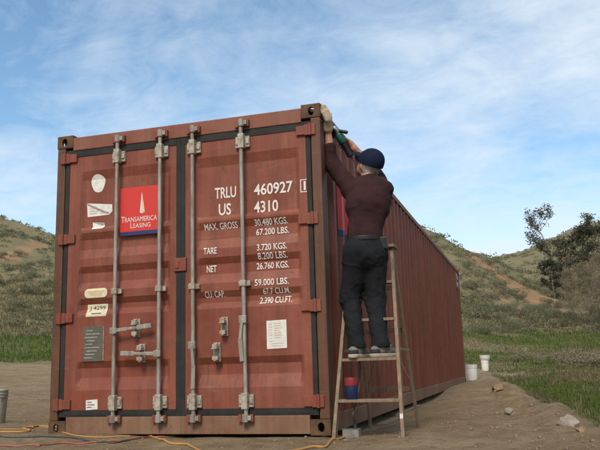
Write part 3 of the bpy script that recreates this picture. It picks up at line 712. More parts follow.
# ================================================================== STEP LADDER
LADX = 2.735
def lad(z, s, wide=0):                                # front rail centre line
    t = z/1.42; return Vector((LADX+s*(.252-.082*t), -.075+.40*t, z))
LD = empty('step_ladder', (LADX, .35, 0), 'weathered wooden step ladder set up against the red container side', 'ladder')
for s in (-1, 1):
    a, b = lad(-.02, s), lad(1.42, s)
    MB().bar(a, b, .026, .062, (1, 0, 0)).build('front_rail', M_WOOD, LD, .003)
    MB().bar((LADX+s*.205, .98, -.02), (LADX+s*.165, .375, 1.40), .024, .04, (1, 0, 0)).build('rear_leg', M_WOOD, LD, .003)
    MB().bar(lad(.62, s)+Vector((s*.016, .02, 0)), Vector((LADX+s*.215, .66, .62)), .004, .018, (1, 0, 0)).build('spreader', M_STEEL, LD)
pm = lad(.135, 1)
MB().box((pm.x-.0115, pm.y-.0345, .11), (pm.x+.0115, pm.y-.029, .16)).build('paint_mark', M_PAPER, LD)
STEPS = (.262, .560, .858, 1.150)
for z in STEPS:
    a, b = lad(z, -1), lad(z, 1)
    MB().box((a.x+.008, a.y-.048, z-.022), (b.x-.008, a.y+.055, z)).build('step', M_WOOD, LD, .003)
MB().box((LADX-.20, .255, 1.418), (LADX+.20, .44, 1.442)).build('top_cap', M_WOOD, LD, .004)
for z in (.30, .78, 1.12):
    t = z/1.40; y = .98+(.375-.98)*t; hw = .205-.04*t
    MB().bar((LADX-hw-.012, y+.024, z), (LADX+hw+.012, y+.024, z), .014, .04, (0, 1, 0)).build('rear_rung', M_WOOD, LD, .002)
MB().bar((LADX+.19, .89, .32), (LADX+.02, .70, .76), .010, .028, (1, 0, 0)).build('rear_brace', M_WOOD, LD, .002)
MB().bar((LADX-.19, .89, .32), (LADX-.02, .70, .76), .010, .028, (1, 0, 0)).build('rear_brace', M_WOOD, LD, .002)
# can on the lowest step
CAN = empty('can', (2.60, lad(.262, 0).y, .262), 'small blue can with a red lid standing on the lowest ladder step', 'can')
cc = (2.605, lad(.262, 0).y+.004, .262)
MB().lathe([(.001, .001), (.046, .001), (.049, .006), (.049, .120), (.047, .124), (.001, .124)], cc, 28).build('can_body', M_CANB, CAN, 0, True)
MB().lathe([(.0495, .098), (.0515, .100), (.0515, .150), (.049, .157), (.001, .157)], cc, 28).build('lid', M_CANR, CAN, 0, True)

# ================================================================== PERSON
PS = empty('person', (2.735, .10, .56), 'person in maroon shirt, black trousers and navy cap working from the ladder', 'person')
THK = np.array([-.35, .94, 0.0]); THK /= np.linalg.norm(THK); LAT = np.array([.94, .35, 0])          # front-back and left-right axes of the trunk
ankL, ankR = pt(356.5, 345, .10), pt(380, 343, .12)
kneL, kneR = pt(350.5, 298, .17), pt(375, 297, .21)
hipL, hipR = pt(356, 252, .08), pt(374.5, 252, .13)
waist = pt(365, 236, .10); chest = pt(367.5, 205, .13); upper = pt(368.5, 190, .16); neck0 = pt(370.5, 183, .18)
HC = pt(368.5, 165, .24)
shL, shR = pt(351.5, 190, .14), pt(382.5, 190, .21)
elL = pt(331.5, 164, .20); wrL = pt(328, 132, .16); haL = np.array([2.472, .075, 2.53])
elR = pt(372, 168, .52); wrR = pt(354.5, 148.5, .40); haR = pt(347.5, 149, .36)
FA = np.array([-.70, .50, .58]); FA /= np.linalg.norm(FA)                       # gaze
SA = np.cross(FA, [0, 0, 1]); SA /= np.linalg.norm(SA); UA = np.cross(SA, FA)    # his right, crown
# --- body: one continuous skin surface
B = Field((2.30, -.16, .58), (3.05, .72, 2.68), .0065)
B.cone(hipL, kneL, .075, .052, .03).cone(kneL, ankL, .050, .036, .03).cone(hipR, kneR, .075, .052, .03).cone(kneR, ankR, .050, .036, .03)
B.cone((hipL+hipR)/2-LAT*.03, (hipL+hipR)/2+LAT*.03, .095, .095, .04, (THK, .8)).cone((hipL+hipR)/2, waist, .105, .10, .04, (THK, .8)).cone(waist, chest, .10, .118, .04, (THK, .75)).cone(chest, upper, .118, .10, .04, (THK, .75))
B.cone(shL, shR, .055, .055, .04).cone(upper, neck0, .07, .055, .03).cone(neck0, HC-UA*.05, .056, .054, .025)
B.cone(shL, elL, .050, .041, .03).cone(elL, wrL, .042, .028, .02).cone(shR, elR, .050, .042, .03).cone(elR, wrR, .043, .029, .02)
B.ell(HC+UA*.02-FA*.012, (.076, .096, .098), (SA, FA, UA), .02).ell(HC+FA*.045-UA*.052, (.052, .052, .062), (SA, FA, UA), .03)
B.ell(HC+FA*.072-UA*.088, (.026, .022, .020), (SA, FA, UA), .02)
B.cone(HC+FA*.092+UA*.012, HC+FA*.112-UA*.028, .009, .015, .012)               # nose
B.cone(HC+FA*.083+UA*.022-SA*.045, HC+FA*.086+UA*.022+SA*.045, .010, .010, .012) # brow
for sg_ in (-1, 1):
    B.ell(HC+FA*.079+UA*.004+SA*sg_*.031, (.014, .010, .009), (SA, FA, UA), .0, True)
    B.ell(HC+FA*.071+UA*.003+SA*sg_*.031, (.012, .012, .011), (SA, FA, UA), .002)
    B.ell(HC+SA*sg_*.079-FA*.012-UA*.012, (.010, .020, .031), (SA, FA, UA), .006)
B.cone(HC+FA*.086-UA*.058-SA*.020, HC+FA*.086-UA*.058+SA*.020, .008, .008, .008)
B.ell(HC+FA*.098-UA*.0585, (.022, .008, .0022), (SA, FA, UA), .0, True)
# hands: palm, four unequal fingers with two bends, thumb from the side of the palm
def hand(Fd, wr, c, out, nrm, thumb_side, curl, k=.006, s=1.0):
    """c palm centre, out = finger direction, nrm = palm normal (towards the thing held)"""
    out = np.array(out, float); out /= np.linalg.norm(out); nrm = np.array(nrm, float); nrm -= out*(nrm@out); nrm /= np.linalg.norm(nrm); side = np.cross(out, nrm)*thumb_side
    Fd.cone(wr, c-out*.030*s, .028*s, .030*s, .02, (nrm, .7))
    Fd.cone(c-out*.025*s+side*.016*s, c+out*.032*s+side*.024*s, .022*s, .018*s, .012, (nrm, .75)).cone(c-out*.028*s-side*.016*s, c+out*.026*s-side*.026*s, .022*s, .016*s, .012, (nrm, .75))
    Fd.cone(c-out*.02*s, c+out*.03*s, .024*s, .02*s, .012, (nrm, .75))
    for i, (o_, ln) in enumerate(((.034, .92), (.0115, 1.0), (-.0115, .95), (-.034, .76))):
        p0 = c+out*(.034-.004*abs(i-1))*s+side*o_*s; d1 = out*math.cos(curl[0])+nrm*math.sin(curl[0]); d2 = out*math.cos(curl[1])+nrm*math.sin(curl[1]); d3 = out*math.cos(curl[2])+nrm*math.sin(curl[2])
        p1 = p0+d1*.042*ln*s; p2 = p1+d2*.028*ln*s; p3 = p2+d3*.020*ln*s
        Fd.cone(p0, p1, .0093*s, .0086*s, k*.4).cone(p1, p2, .0088*s, .0080*s, k*.4).cone(p2, p3, .0080*s, .0068*s, k*.4)
    t0 = c-out*.018*s+side*.030*s; t1 = t0+(side*.75+out*.55+nrm*.35)*.036*s; t2 = t1+(out*.75+nrm*.6+side*.1)*.030*s
    Fd.cone(t0, t1, .0135*s, .0112*s, .010).cone(t1, t2, .0110*s, .0085*s, k)
TA_ = pt(334.5, 128, .30); TB_ = pt(349.5, 154, .40)                               # tool axis: head -> tail
TAX = (TB_-TA_); TL_ = np.linalg.norm(TAX); TAX = TAX/TL_
gp = TA_+TAX*TL_*.72
side_ax = np.cross(TAX, [0, 0, 1.0]); side_ax /= np.linalg.norm(side_ax)
vup = np.cross(side_ax, TAX)
palm = gp + vup*.052 - side_ax*.004
hand(B, wrR, palm, -side_ax*.9-TAX*.30, -vup, 1, (.5, 1.5, 2.4))
body = link('body', B.mesh('body'), M_SKIN, PS, True)
for sg_ in (-1, 1):
    e = MB(); c = HC+FA*.0755+UA*.004+SA*sg_*.031
    bm = bmesh.new(); bmesh.ops.create_uvsphere(bm, u_segments=12, v_segments=8, radius=.0095); me = bpy.data.meshes.new('eye'); bm.to_mesh(me); bm.free()
    o = link('eye', me, M_PAPER, PS, True); o.location = c
    bm = bmesh.new(); bmesh.ops.create_uvsphere(bm, u_segments=10, v_segments=6, radius=.0052); me = bpy.data.meshes.new('iris'); bm.to_mesh(me); bm.free()
    o = link('iris', me, M_BLK, PS, True); o.location = c+FA*.0058
# --- glove on the post
G = Field((2.38, -.08, 2.30), (2.60, .26, 2.66), .0032)
gd = np.array([-.30, -.32, .90])
palmL = np.array([2.474, .075, 2.500])
wgl = palmL*.5+wrL*.5
hand(G, wgl+(wrL-palmL)*.10, palmL, gd, (-.72, .5, -.20), -1, (.15, .75, 1.5), .006, 1.12)
G.cone(wgl+(wrL-palmL)*.02, wrL*.80+palmL*.20, .036, .042, .012)
link('glove', G.mesh('glove'), M_GLOVE, PS, True)
# --- hair (below the cap) and cap
Hh = Field(HC-.17, HC+.17, .004)
Hh.ell(HC+UA*.016-FA*.022, (.0835, .098, .098), (SA, FA, UA), .0)
Hh.cone(HC-FA*.070-UA*.055+SA*.03, HC-FA*.070-UA*.055-SA*.03, .032, .032, .02).cone(HC-FA*.02-UA*.02+SA*.066, HC-FA*.05-UA*.05+SA*.05, .022, .022, .02).cone(HC-FA*.02-UA*.02-SA*.066, HC-FA*.05-UA*.05-SA*.05, .022, .022, .02)
for sg_ in (-1, 1): Hh.cone(HC+FA*.012+UA*.0+SA*sg_*.070, HC+FA*.014-UA*.035+SA*sg_*.066, .013, .008, .01)
for sg_ in (-1, 1): Hh.ell(HC+SA*sg_*.090-FA*.010-UA*.012, (.020, .021, .030), (SA, FA, UA), 0, True)
Hh.ell(HC+FA*.10-UA*.03, (.10, .085, .10), (SA, FA, UA), 0, True)
Hh.wrinkle(lambda P: .0022*np.sin(P[..., 0]*330+P[..., 2]*90)*np.sin(P[..., 1]*310+P[..., 2]*60))
Hh.clip(HC+UA*.055, UA)
link('hair', Hh.mesh('hair'), M_HAIR, PS, True)
Cp = Field(HC-.2, HC+.22, .0042)
CU = UA*.96-FA*.10; CU = CU/np.linalg.norm(CU)
Cp.ell(HC+UA*.026-FA*.018, (.097, .114, .108), (SA, FA, UA), 0).ell(HC+UA*.066-FA*.026, (.088, .098, .078), (SA, FA, UA), .02)
Cp.clip(HC+UA*.006-FA*.01, -UA-FA*.10)
Cp.cone(HC+UA*.132-FA*.014, HC+UA*.140-FA*.014, .007, .006, .002)
cap = link('cap', Cp.mesh('cap'), M_CAP, PS, True)
Br = Field(HC-.2, HC+.28, .0042)
Br.ell(HC+FA*.095+UA*.040, (.084, .092, .020), (SA, FA, UA), 0); Br.ell(HC+FA*.095+UA*.030, (.080, .092, .020), (SA, FA, UA), 0, True); Br.ell(HC+UA*.03-FA*.014, (.084, .100, .092), (SA, FA, UA), 0, True)
link('cap_brim', Br.mesh('cap_brim'), M_CAP, PS, True)
# --- shirt
S = Field((2.34, -.14, 1.38), (3.08, .74, 2.30), .0065)
S.cone(pt(364.5, 243, .10), waist, .128, .126, .03, (THK, .80)).cone(waist, chest, .128, .150, .05, (THK, .78)).cone(chest, upper, .150, .128, .05, (THK, .76))
S.cone(shL, shR, .076, .076, .05).cone(chest-LAT*.05, chest+LAT*.055, .115, .118, .05, (THK, .8)).cone(upper, neck0, .090, .066, .03)
cuffL = elL*.52+wrL*.48; cuffR = elR*.45+wrR*.55
S.cone(shL, elL, .074, .064, .04).cone(elL, cuffL, .064, .050, .03).cone(shR, elR, .074, .062, .04).cone(elR, cuffR, .060, .050, .03)
S.clip(cuffL*.9+elL*.1, wrL-elL) if 0 else None
hem = pt(366, 244.5, .10)
def folds(P):
    x, y, z = P[..., 0], P[..., 1], P[..., 2]
    a = np.sin(44*(z+.5*x)+6*np.sin(7*x+3*y+2*z))*np.sin(9*x+5*z+2)
    b = np.sin(70*(x*.7-z*.5)+5*np.sin(6*z+4*x))*np.sin(11*z-4*x)
    n_ = fbm(x*6+z*4+y*2, z*9-x*5+y*4, 4, 93); rdg = 1-np.abs(fbm(x*5.5-z*7+y*3, z*4.5+x*6, 3, 95))*7
    return .0022*a+.0012*b+.012*n_-.0055*np.clip(rdg, 0, 1)**2
S.wrinkle(folds); S.clip(hem, (0, 0, -1)); S.ell(neck0+(HC-neck0)*.50, (.058, .058, .05), None, 0, True)
shirt = link('shirt', S.mesh('shirt'), M_SHIRT, PS, True)
Cc = Field(neck0-.14, neck0+.15, .0045); nd = (HC-neck0)/np.linalg.norm(HC-neck0)
Cc.cone(neck0-nd*.015, neck0+nd*.040, .083, .072, 0); Cc.clip(neck0+nd*.046, nd); Cc.ell(neck0+nd*.05, (.064, .064, .09), None, 0, True)
link('collar', Cc.mesh('collar'), M_SHIRT, PS, True)
# --- trousers
T = Field((2.40, -.14, .60), (3.02, .42, 1.60), .0065)
wt = pt(364.8, 240, .10)
T.cone((hipL+hipR)/2-LAT*.045, (hipL+hipR)/2+LAT*.045, .118, .118, .04, (THK, .88)).cone((hipL+hipR)/2, wt, .140, .134, .05, (THK, .80))
T.cone(hipL, kneL, .104, .078, .03).cone(kneL, ankL+np.array([0, 0, .0]), .076, .064, .03).cone(hipR, kneR, .104, .078, .03).cone(kneR, ankR, .076, .064, .03)
def tfold(P):
    x, y, z = P[..., 0], P[..., 1], P[..., 2]
    w_ = .35+.6*np.exp(-((z-.98)/.13)**2)+1.1*np.exp(-((z-.67)/.07)**2)+.6*np.exp(-((z-1.30)/.07)**2)
    n_ = fbm(x*7+z*5+y*3, z*13-x*9+y*6, 3, 91)
    rdg = 1-np.abs(fbm(x*6-z*5+y*3, z*9+x*5, 3, 97))*7
    return w_*(.014*n_-.008*np.clip(rdg, 0, 1)**2+.0026*np.sin(46*z+11*np.sin(6*x+9*y+4*z)+22*x)*np.sin(17*x+9*z))
T.wrinkle(tfold); T.clip(wt+np.array([0, 0, .015]), (0, 0, 1)); T.cone(ankL, ankL-np.array([0, .005, .045]), .064, .066, .02).cone(ankR, ankR-np.array([0, .005, .045]), .064, .066, .02); T.clip(np.array([0, 0, .637]), (0, 0, -1))
link('trousers', T.mesh('trousers'), M_PANTS, PS, True)
Bt = Field(wt-.20, wt+.20, .005)
Bt.cone(wt+np.array([0, 0, -.05]), wt+np.array([0, 0, .05]), .141, .138, 0, (THK, .81)); Bt.clip(wt+np.array([0, 0, .022]), (0, 0, 1)); Bt.clip(wt-np.array([0, 0, .016]), (0, 0, -1))
link('belt', Bt.mesh('belt'), M_BELT, PS, True)
pk = wt+LAT*.135-THK*.06
MB().box(tuple(pk-np.array([.028, .03, .085])), tuple(pk+np.array([.028, .03, .01]))).build('belt_pouch', M_BELT, PS, .008)
# --- shoes
for ank, toe in ((ankL, (.25, .97, 0)), (ankR, (.5, .87, 0))):
    toe = np.array(toe); toe /= np.linalg.norm(toe); a = np.array([ank[0], ank[1], STEPS[1]]); hl = a-toe*.055; tp = a+toe*.185; up_ = np.array([0, 0, 1.])
    sh = Field(a-np.array([.26, .26, .01]), a+np.array([.26, .26, .17]), .0045)
    sh.cone(hl+up_*.052, a+toe*.07+up_*.052, .039, .044, .02).cone(a+toe*.07+up_*.048, tp-toe*.03+up_*.036, .043, .034, .02).cone(a+up_*.06, a+up_*.115-toe*.01, .044, .043, .02)
    sh.clip(a+up_*.022, -up_); sh.clip(a+up_*.118, up_)
    shoe = link('shoe', sh.mesh('shoe'), M_SHOE, PS, True)
    so = Field(a-np.array([.26, .26, .02]), a+np.array([.26, .26, .09]), .0045)
    so.cone(hl+up_*.02, a+toe*.07+up_*.02, .043, .048, .01).cone(a+toe*.07+up_*.02, tp-toe*.03+up_*.02, .048, .038, .01); so.clip(a+up_*.030, up_); so.clip(a+up_*.001, -up_)
    link('sole', so.mesh('sole'), M_SOLE, shoe, True)
    st = Field(a-np.array([.26, .26, .0]), a+np.array([.26, .26, .16]), .0045)
    st.cone(a+toe*.02+up_*.082, a+toe*.10+up_*.062, .032, .034, .01).cone(hl+up_*.040, hl+up_*.050, .0405, .0395, .01); st.clip(a+up_*.034, -up_)
    link('shoe_panel', st.mesh('shoe_panel'), M_SHOED, shoe, True)
    lc = MB(); sd_ = np.cross(toe, up_)
    for q in range(4):
        c = a+toe*(.045+.02*q)+up_*(.112-.0075*q); lc.tube([c-sd_*.022, c+up_*.006, c+sd_*.022], .0032, 6)
    lc.build('shoe_lace', M_PAPER, shoe)

# ================================================================== ANGLE GRINDER
GR = empty('angle_grinder', tuple(TB_), 'teal green angle grinder with black side handle held against the container top', 'power tool')
def along(t): return TA_+TAX*TL_*t
m = MB(); m.tube([along(t) for t in (.20, .24, .50, .56)], [.026, .034, .034, .030], 18); m.build('motor_body', M_TOOL, GR, 0, True)
m = MB(); m.tube([along(t) for t in (.55, .60, .95, 1.06, 1.10)], [.029, .025, .027, .030, .022], 16); m.build('rear_grip', M_BLK, GR, 0, True)
m = MB(); m.tube([along(t) for t in (-.06, .02, .16, .22)], [.018, .028, .031, .026], 16); hd = along(.03); wd_ = -side_ax
m.tube([hd, hd-vup*.045], [.025, .021], 14); m.build('gear_head', M_STEEL, GR, 0, True)
m = MB(); dc_ = hd-vup*.052; m.tube([dc_-vup*.0015, dc_+vup*.0015], .058, 32); m.build('cutting_disc', M_CORDK, GR)
m = MB(); ring = [dc_+vup*.006+(TAX*math.cos(a)+side_ax*math.sin(a))*.062 for a in np.linspace(-1.6, 1.6, 18)]; m.tube(ring, .006, 6); m.build('disc_guard', M_STEEL, GR, 0, True)
hs = along(.08); hdv = pt(347.5, 132.5, .30)-hs
m = MB(); m.tube([hs, hs+hdv*.25], .008, 8); m.tube([hs+hdv*t for t in (.22, .28, .6, .92, 1.0)], [.016, .013, .014, .016, .011], 12); m.build('side_handle', M_BLK, GR, 0, True)
def spline(pts, n=10):
    P = [np.array(p, float) for p in pts]; P = [2*P[0]-P[1]]+P+[2*P[-1]-P[-2]]; out = []
    for i in range(1, len(P)-2):
        for t in np.linspace(0, 1, n, endpoint=False):
            out.append(.5*((2*P[i])+(P[i+1]-P[i-1])*t+(2*P[i-1]-5*P[i]+4*P[i+1]-P[i+2])*t*t+(-P[i-1]+3*P[i]-3*P[i+1]+P[i+2])*t**3))
    return out+[P[-2]]

# ================================================================== CORDS AND OUTLET BOX
def onground(pl, r, n=12):
    out = []
    for p in spline(pl, n):
        out.append((p[0], p[1], float(height(p[0], p[1]))+r*.9))
    return out
bx = hit(352, 437); bz = float(height(bx[0], bx[1]))
OB = empty('outlet_box', (bx[0], bx[1], bz), 'grey metal outlet box lying on the dirt by the ladder foot', 'outlet box')
MB().box((bx[0]-.062, bx[1]-.045, bz-.01), (bx[0]+.062, bx[1]+.045, bz+.055)).build('box_body', M_BOX, OB, .006)
MB().box((bx[0]-.066, bx[1]-.049, bz+.0555), (bx[0]+.066, bx[1]+.049, bz+.060)).build('cover_plate', M_STEEL, OB, .001)
for q in (-1, 1): MB().box((bx[0]+q*.028-.017, bx[1]-.026, bz+.0602), (bx[0]+q*.028+.017, bx[1]+.026, bz+.064)).build('socket', M_BLK, OB, .001)
MB().tube([(bx[0]+.028, bx[1], bz+.062), (bx[0]+.028, bx[1], bz+.10)], [.017, .012], 10).build('plug', M_BLK, OB, 0, True)
def cord(name, pl, mat, r, label, ground=True, group=None):
    pts = onground(pl, r) if ground else spline(pl, 10)
    o = MB().tube(pts, r, 8).build(name, mat, None, 0, True); return setp(o, label, 'cord', group)
tail = along(1.09)
cord('tool_cord', [tail, tail+np.array([.04, .02, -.10]), np.array([2.66, .50, 1.75]), np.array([2.60, .46, 1.2]), np.array([2.565, .34, .75]), np.array([2.63, .22, .52]), np.array([2.62, .16, .30]), np.array([2.61, .0, .16]), np.array([bx[0]+.028, bx[1], bz+.11]), np.array([bx[0]+.028, bx[1], bz+.085])], M_CORDK, .0055, 'thin dark cord hanging from the grinder down to the outlet box', False)
cord('extension_cord', [(bx[0]-.055, bx[1], 0), hit(339, 440), hit(330, 443), hit(325, 448), (2.55, -1.0, 0), (2.3, -1.5, 0), (1.6, -1.9, 0)], M_CORDO, .008, 'short run of orange extension cord leading away from the outlet box')
cord('extension_cord', [(-3.4, .2, 0), hit(2, 433), hit(25, 429), hit(45, 427), hit(70, 431), hit(100, 434), hit(130, 434), hit(150, 437), hit(165, 442), hit(190, 447), (1.9, -1.15, 0), (2.4, -1.7, 0)], M_CORDO, .0085, 'long orange extension cord snaking along the dirt before the container doors')
cord('extension_cord', [(-3.2, -.1, 0), hit(5, 430), hit(30, 427), hit(52, 429), hit(66, 434), hit(95, 438), hit(130, 437)], M_CORDO, .006, 'thin orange cord crossing the longer one beside the sill')
cord('extension_cord', [(-2.6, -.9, 0), hit(5, 447), hit(35, 446), hit(60, 444), hit(95, 443), hit(125, 441), hit(150, 438), hit(175, 437), hit(190, 433.5)], M_CORDR, .007, 'faded red cord lying on the dirt before the container doors')
cord('extension_cord', [(-3., -.4, 0), hit(5, 438), hit(30, 437), hit(60, 438), hit(85, 441), hit(110, 444), hit(130, 441)], M_CORDK, .007, 'dark grey cord lying on the dirt between the coloured cords')

# ================================================================== BUCKETS
def bucket(loc, r0_, r1_, h, mat, label, handle_=True, group=None):
    B_ = empty('bucket', loc, label, 'bucket', group); x, y, z = loc
    MB().lathe([(.001, .0), (r0_*.97, .0), (r0_, .008), (r1_*.975, h-.07), (r1_*.975, h), (r1_*.93, h), (r0_*.93, .012), (.001, .012)], loc, 32).build('bucket_body', mat, B_, 0, True)
    for q, e in ((h-.012, .006), (h-.045, .005), (h-.075, .004)):
        MB().lathe([(r1_*.96, q-.006), (r1_+e, q-.005), (r1_+e, q+.005), (r1_*.96, q+.006)], loc, 32).build('rim_ring', mat, B_, 0, True)
    if handle_:
        MB().tube([(x+r1_*1.02*math.cos(a), y-abs(math.sin(a))*r1_*.55-.01, z+h-.05-abs(math.sin(a))*r1_*1.0) for a in np.linspace(0, math.pi, 17)], .003, 6).build('bail_handle', M_STEEL, B_, 0, True)
    return B_
p = pt(-7.5, 424, 1.30); bucket((p[0], 1.30, float(height(p[0], 1.30))-.004), .125, .145, .36, M_BUCKG, 'grey-green plastic bucket standing alone on bare dirt')
p = hit(469.5, 381); bucket((2.47, 13.6, float(height(2.47, 13.6))-.004), .125, .140, .38, M_BUCKW, 'white bucket standing right at the far corner of the container')
bx2, by2 = float(pt(485.5, 372, 16.2)[0]), 16.2; zb = float(height(bx2, by2))-.004
bucket((bx2, by2, zb), .095, .108, .30, M_BUCKW, 'white bucket on the low dirt mound with a wider tub on it', False)
tb = MB().lathe([(.001, 0), (.11, 0), (.135, .025), (.145, .125), (.152, .127), (.152, .136), (.138, .136), (.128, .03), (.10, .012), (.001, .012)], (bx2+.01, by2, zb+.298), 32).build('tub', M_BUCKW, None, 0, True)
setp(tb, 'wide white tub sitting on top of the white bucket on the mound', 'tub')

# ================================================================== TIMBERS, ROCKS
def timber(x0, y0, x1, y1, w_, h_, label):
    z0 = float(height(x0, y0)); z1 = float(height(x1, y1))
    o = MB().bar((x0, y0, z0+h_/2-.012), (x1, y1, z1+h_/2-.012), w_, h_, (1, 0, 0)).build('timber', M_PLANK, None, .004); setp(o, label, 'timber')
timber(2.36, 2.9, 2.40, 4.6, .14, .036, 'weathered timber lying under the edge of the container side rail')
timber(2.50, 1.62, 2.52, 2.35, .10, .034, 'short board lying along the container side behind the ladder')
def rock(u, v, sx, sy, sz, mat, label, seed, cat='rock'):
    p = hit(u, v); bm = bmesh.new(); bmesh.ops.create_icosphere(bm, subdivisions=4, radius=1.0); rg = np.random.default_rng(seed); ph = rg.uniform(0, 6, 9)
    pl = [(Vector(rg.normal(size=3)).normalized(), rg.uniform(.55, .86)) for _ in range(16)]
    for vv in bm.verts:
        c = vv.co.copy(); d = 1+.10*math.sin(3*c.x+ph[0])*math.sin(3*c.y+ph[1])+.06*math.sin(7*c.z+ph[2]+4*c.x)
        for n_, q in pl:
            t = c.dot(n_)
            if t > q: c -= n_*(t-q)*.97
        d += .35*float(fbm(c.x*2.5+c.z*1.7+seed, c.y*2.5-c.z*1.3, 4, seed)); vv.co = Vector((c.x*sx*d, c.y*sy*d, c.z*sz*d))
    me = bpy.data.meshes.new('rock'); bm.to_mesh(me); bm.free()
    o = link('rock', me, mat); o.location = (p[0], p[1]+sy*.4, float(height(p[0], p[1]+sy*.4))+sz*.12); o.rotation_euler = (0, 0, rg.uniform(0, 6)); setp(o, label, cat)
rock(568, 426, .095, .07, .062, M_ROCK, 'largest pale rock on the dirt lip at the grass edge', 3)
rock(509, 415, .075, .06, .05, M_ROCK, 'small pale rock on the dirt bank near the large pale rock', 5)
rock(499, 391, .20, .16, .10, M_CLOD, 'reddish clod at the grass edge towards the white buckets', 8)
rock(581, 432, .045, .04, .035, M_CLOD, 'small brown clod tucked against the largest pale rock', 12)
rock(471, 414, .03, .03, .018, M_CLOD, 'tiny brown stone on the bare dirt beside the ladder', 21)

# ================================================================== SMALL STONES AND CLODS ON THE PAD
def scatter_stones():
    n = 16000; r = 3.2+RNG.random(n)**1.6*22; az = np.radians(RNG.uniform(-62, 26, n)); X = CAM[0]+r*np.sin(az); Y = CAM[1]+r*np.cos(az)
    e = X-edge(Y); out = ((X < -.02) | (X > 2.46) | (Y < -.02) | (Y > 12.25)) & (e < .5) & ((e > -.8) | (RNG.random(n) < .6)); X, Y, r = X[out], Y[out], r[out]; Z = height(X, Y)
    s = RNG.lognormal(-5.45, .60, len(X))*(1+r*.035); base = np.array([(1, 0, 0), (-1, 0, 0), (0, 1, 0), (0, -1, 0), (0, 0, .8), (0, 0, -.6), (.7, .7, .4), (-.7, -.6, .4)], float)
    oct_ = np.array([(0, 2, 4), (2, 1, 4), (1, 3, 4), (3, 0, 4), (2, 0, 5), (1, 2, 5), (3, 1, 5), (0, 3, 5)])
    s = s*np.where(np.abs(X-edge(Y)+.4) < .9, 1.3, 1.0); b = base[:6]
    J = b[None]*(1+.45*(RNG.random((len(X), 6, 1))-.5)); a = RNG.uniform(0, 6.28, len(X)); c, s_ = np.cos(a), np.sin(a)
    Vx = (J[..., 0]*c[:, None]-J[..., 1]*s_[:, None]*.8)*s[:, None]+X[:, None]; Vy = (J[..., 0]*s_[:, None]+J[..., 1]*c[:, None]*.8)*s[:, None]+Y[:, None]; Vz = J[..., 2]*s[:, None]*.75+Z[:, None]+.1*s[:, None]
    V = np.stack([Vx, Vy, Vz], -1).reshape(-1, 3); Fs = (oct_[None]+6*np.arange(len(X))[:, None, None]).reshape(-1, 3)
    me = bpy.data.meshes.new('loose_stones'); me.from_pydata(V.tolist(), [], Fs.tolist()); o = link('loose_stones', me, M_STONE, None, True)
    setp(o, 'scattered small stones and clods over the bare dirt', 'stones', None, 'stuff')
scatter_stones()

# ================================================================== VEGETATION
def tri_cloud(P, N_, size, aspect, tone, name, mat, rng, updir=.0):
    """P centres (n,3), N_ outward hints; a slim leaf quad (two triangles) for each"""
    n = len(P); d = rng.normal(size=(n, 3)); d[:, 2] += updir; d /= np.linalg.norm(d, axis=1)[:, None]
    q = np.cross(d, rng.normal(size=(n, 3))); q /= np.linalg.norm(q, axis=1)[:, None]
    L_ = size[:, None]*d; W2 = (size*aspect)[:, None]*q
    V = np.stack([P-L_*.5, P+W2*.5, P+L_*.5, P-W2*.5], 1).reshape(-1, 3)
    Fq = np.arange(4*n).reshape(-1, 4)
    me = bpy.data.meshes.new(name); me.from_pydata(V.tolist(), [], Fq.tolist())
    at = me.attributes.new('tone', 'FLOAT', 'POINT'); at.data.foreach_set('value', np.repeat(tone, 4).astype(np.float32)); me.materials.append(mat); return me
def in_dome(n, rng, lumps=7):
    c = rng.normal(size=(lumps, 3))*[.5, .5, .28]; c[:, 2] = np.abs(c[:, 2])+.35; rad = rng.uniform(.30, .55, lumps); k = rng.integers(0, lumps, n)
    v = rng.normal(size=(n, 3)); v /= np.linalg.norm(v, axis=1)[:, None]; return c[k]+v*(rad[k]*rng.uniform(.55, 1.05, n))[:, None]*[1, 1, .85]
def sage_proto(rng, n=1500, mat=M_SAGE, size=.055, tone=(.1, .8)):
    P = in_dome(n, rng); P[:, 2] = np.abs(P[:, 2]); t = np.clip(rng.uniform(*tone, n), 0, 1)
    return tri_cloud(P, None, rng.uniform(.6, 1.5, n)*size*1.6, .42, t, 'foliage', mat, rng, .5)
def stem_mesh(rng, n=9):
    m = MB()
    for _ in range(n):
        a = rng.uniform(0, 6.28); l_ = rng.uniform(.5, .95); e = Vector((math.cos(a)*l_*.6, math.sin(a)*l_*.6, l_*.75)); mid = e*.5+Vector((0, 0, -.06)); m.tube([(0, 0, -.12), mid, e], [.022, .014, .006], 5)
    return m.mesh('stems')
PROT = [(sage_proto(np.random.default_rng(100+i)), stem_mesh(np.random.default_rng(200+i))) for i in range(5)]
PROTD = [(sage_proto(np.random.default_rng(140+i), 1300, M_TWIG, .07, (0, 1)), stem_mesh(np.random.default_rng(240+i), 16)) for i in range(3)]
for _, st in PROT+PROTD: st.materials.append(M_BARK)
def shrub(name, p, s, sz, prot, label, cat, group, rng):
    fo, st = prot; o = empty(name, p, label, cat, group); o.scale = (s, s*rng.uniform(.85, 1.2), sz); o.rotation_euler = (0, 0, rng.uniform(0, 6.28))
    for nm, me in (('foliage', fo), ('stems', st)):
        c = bpy.data.objects.new(nm, me); COL.objects.link(c); c.parent = o
rg = np.random.default_rng(5)
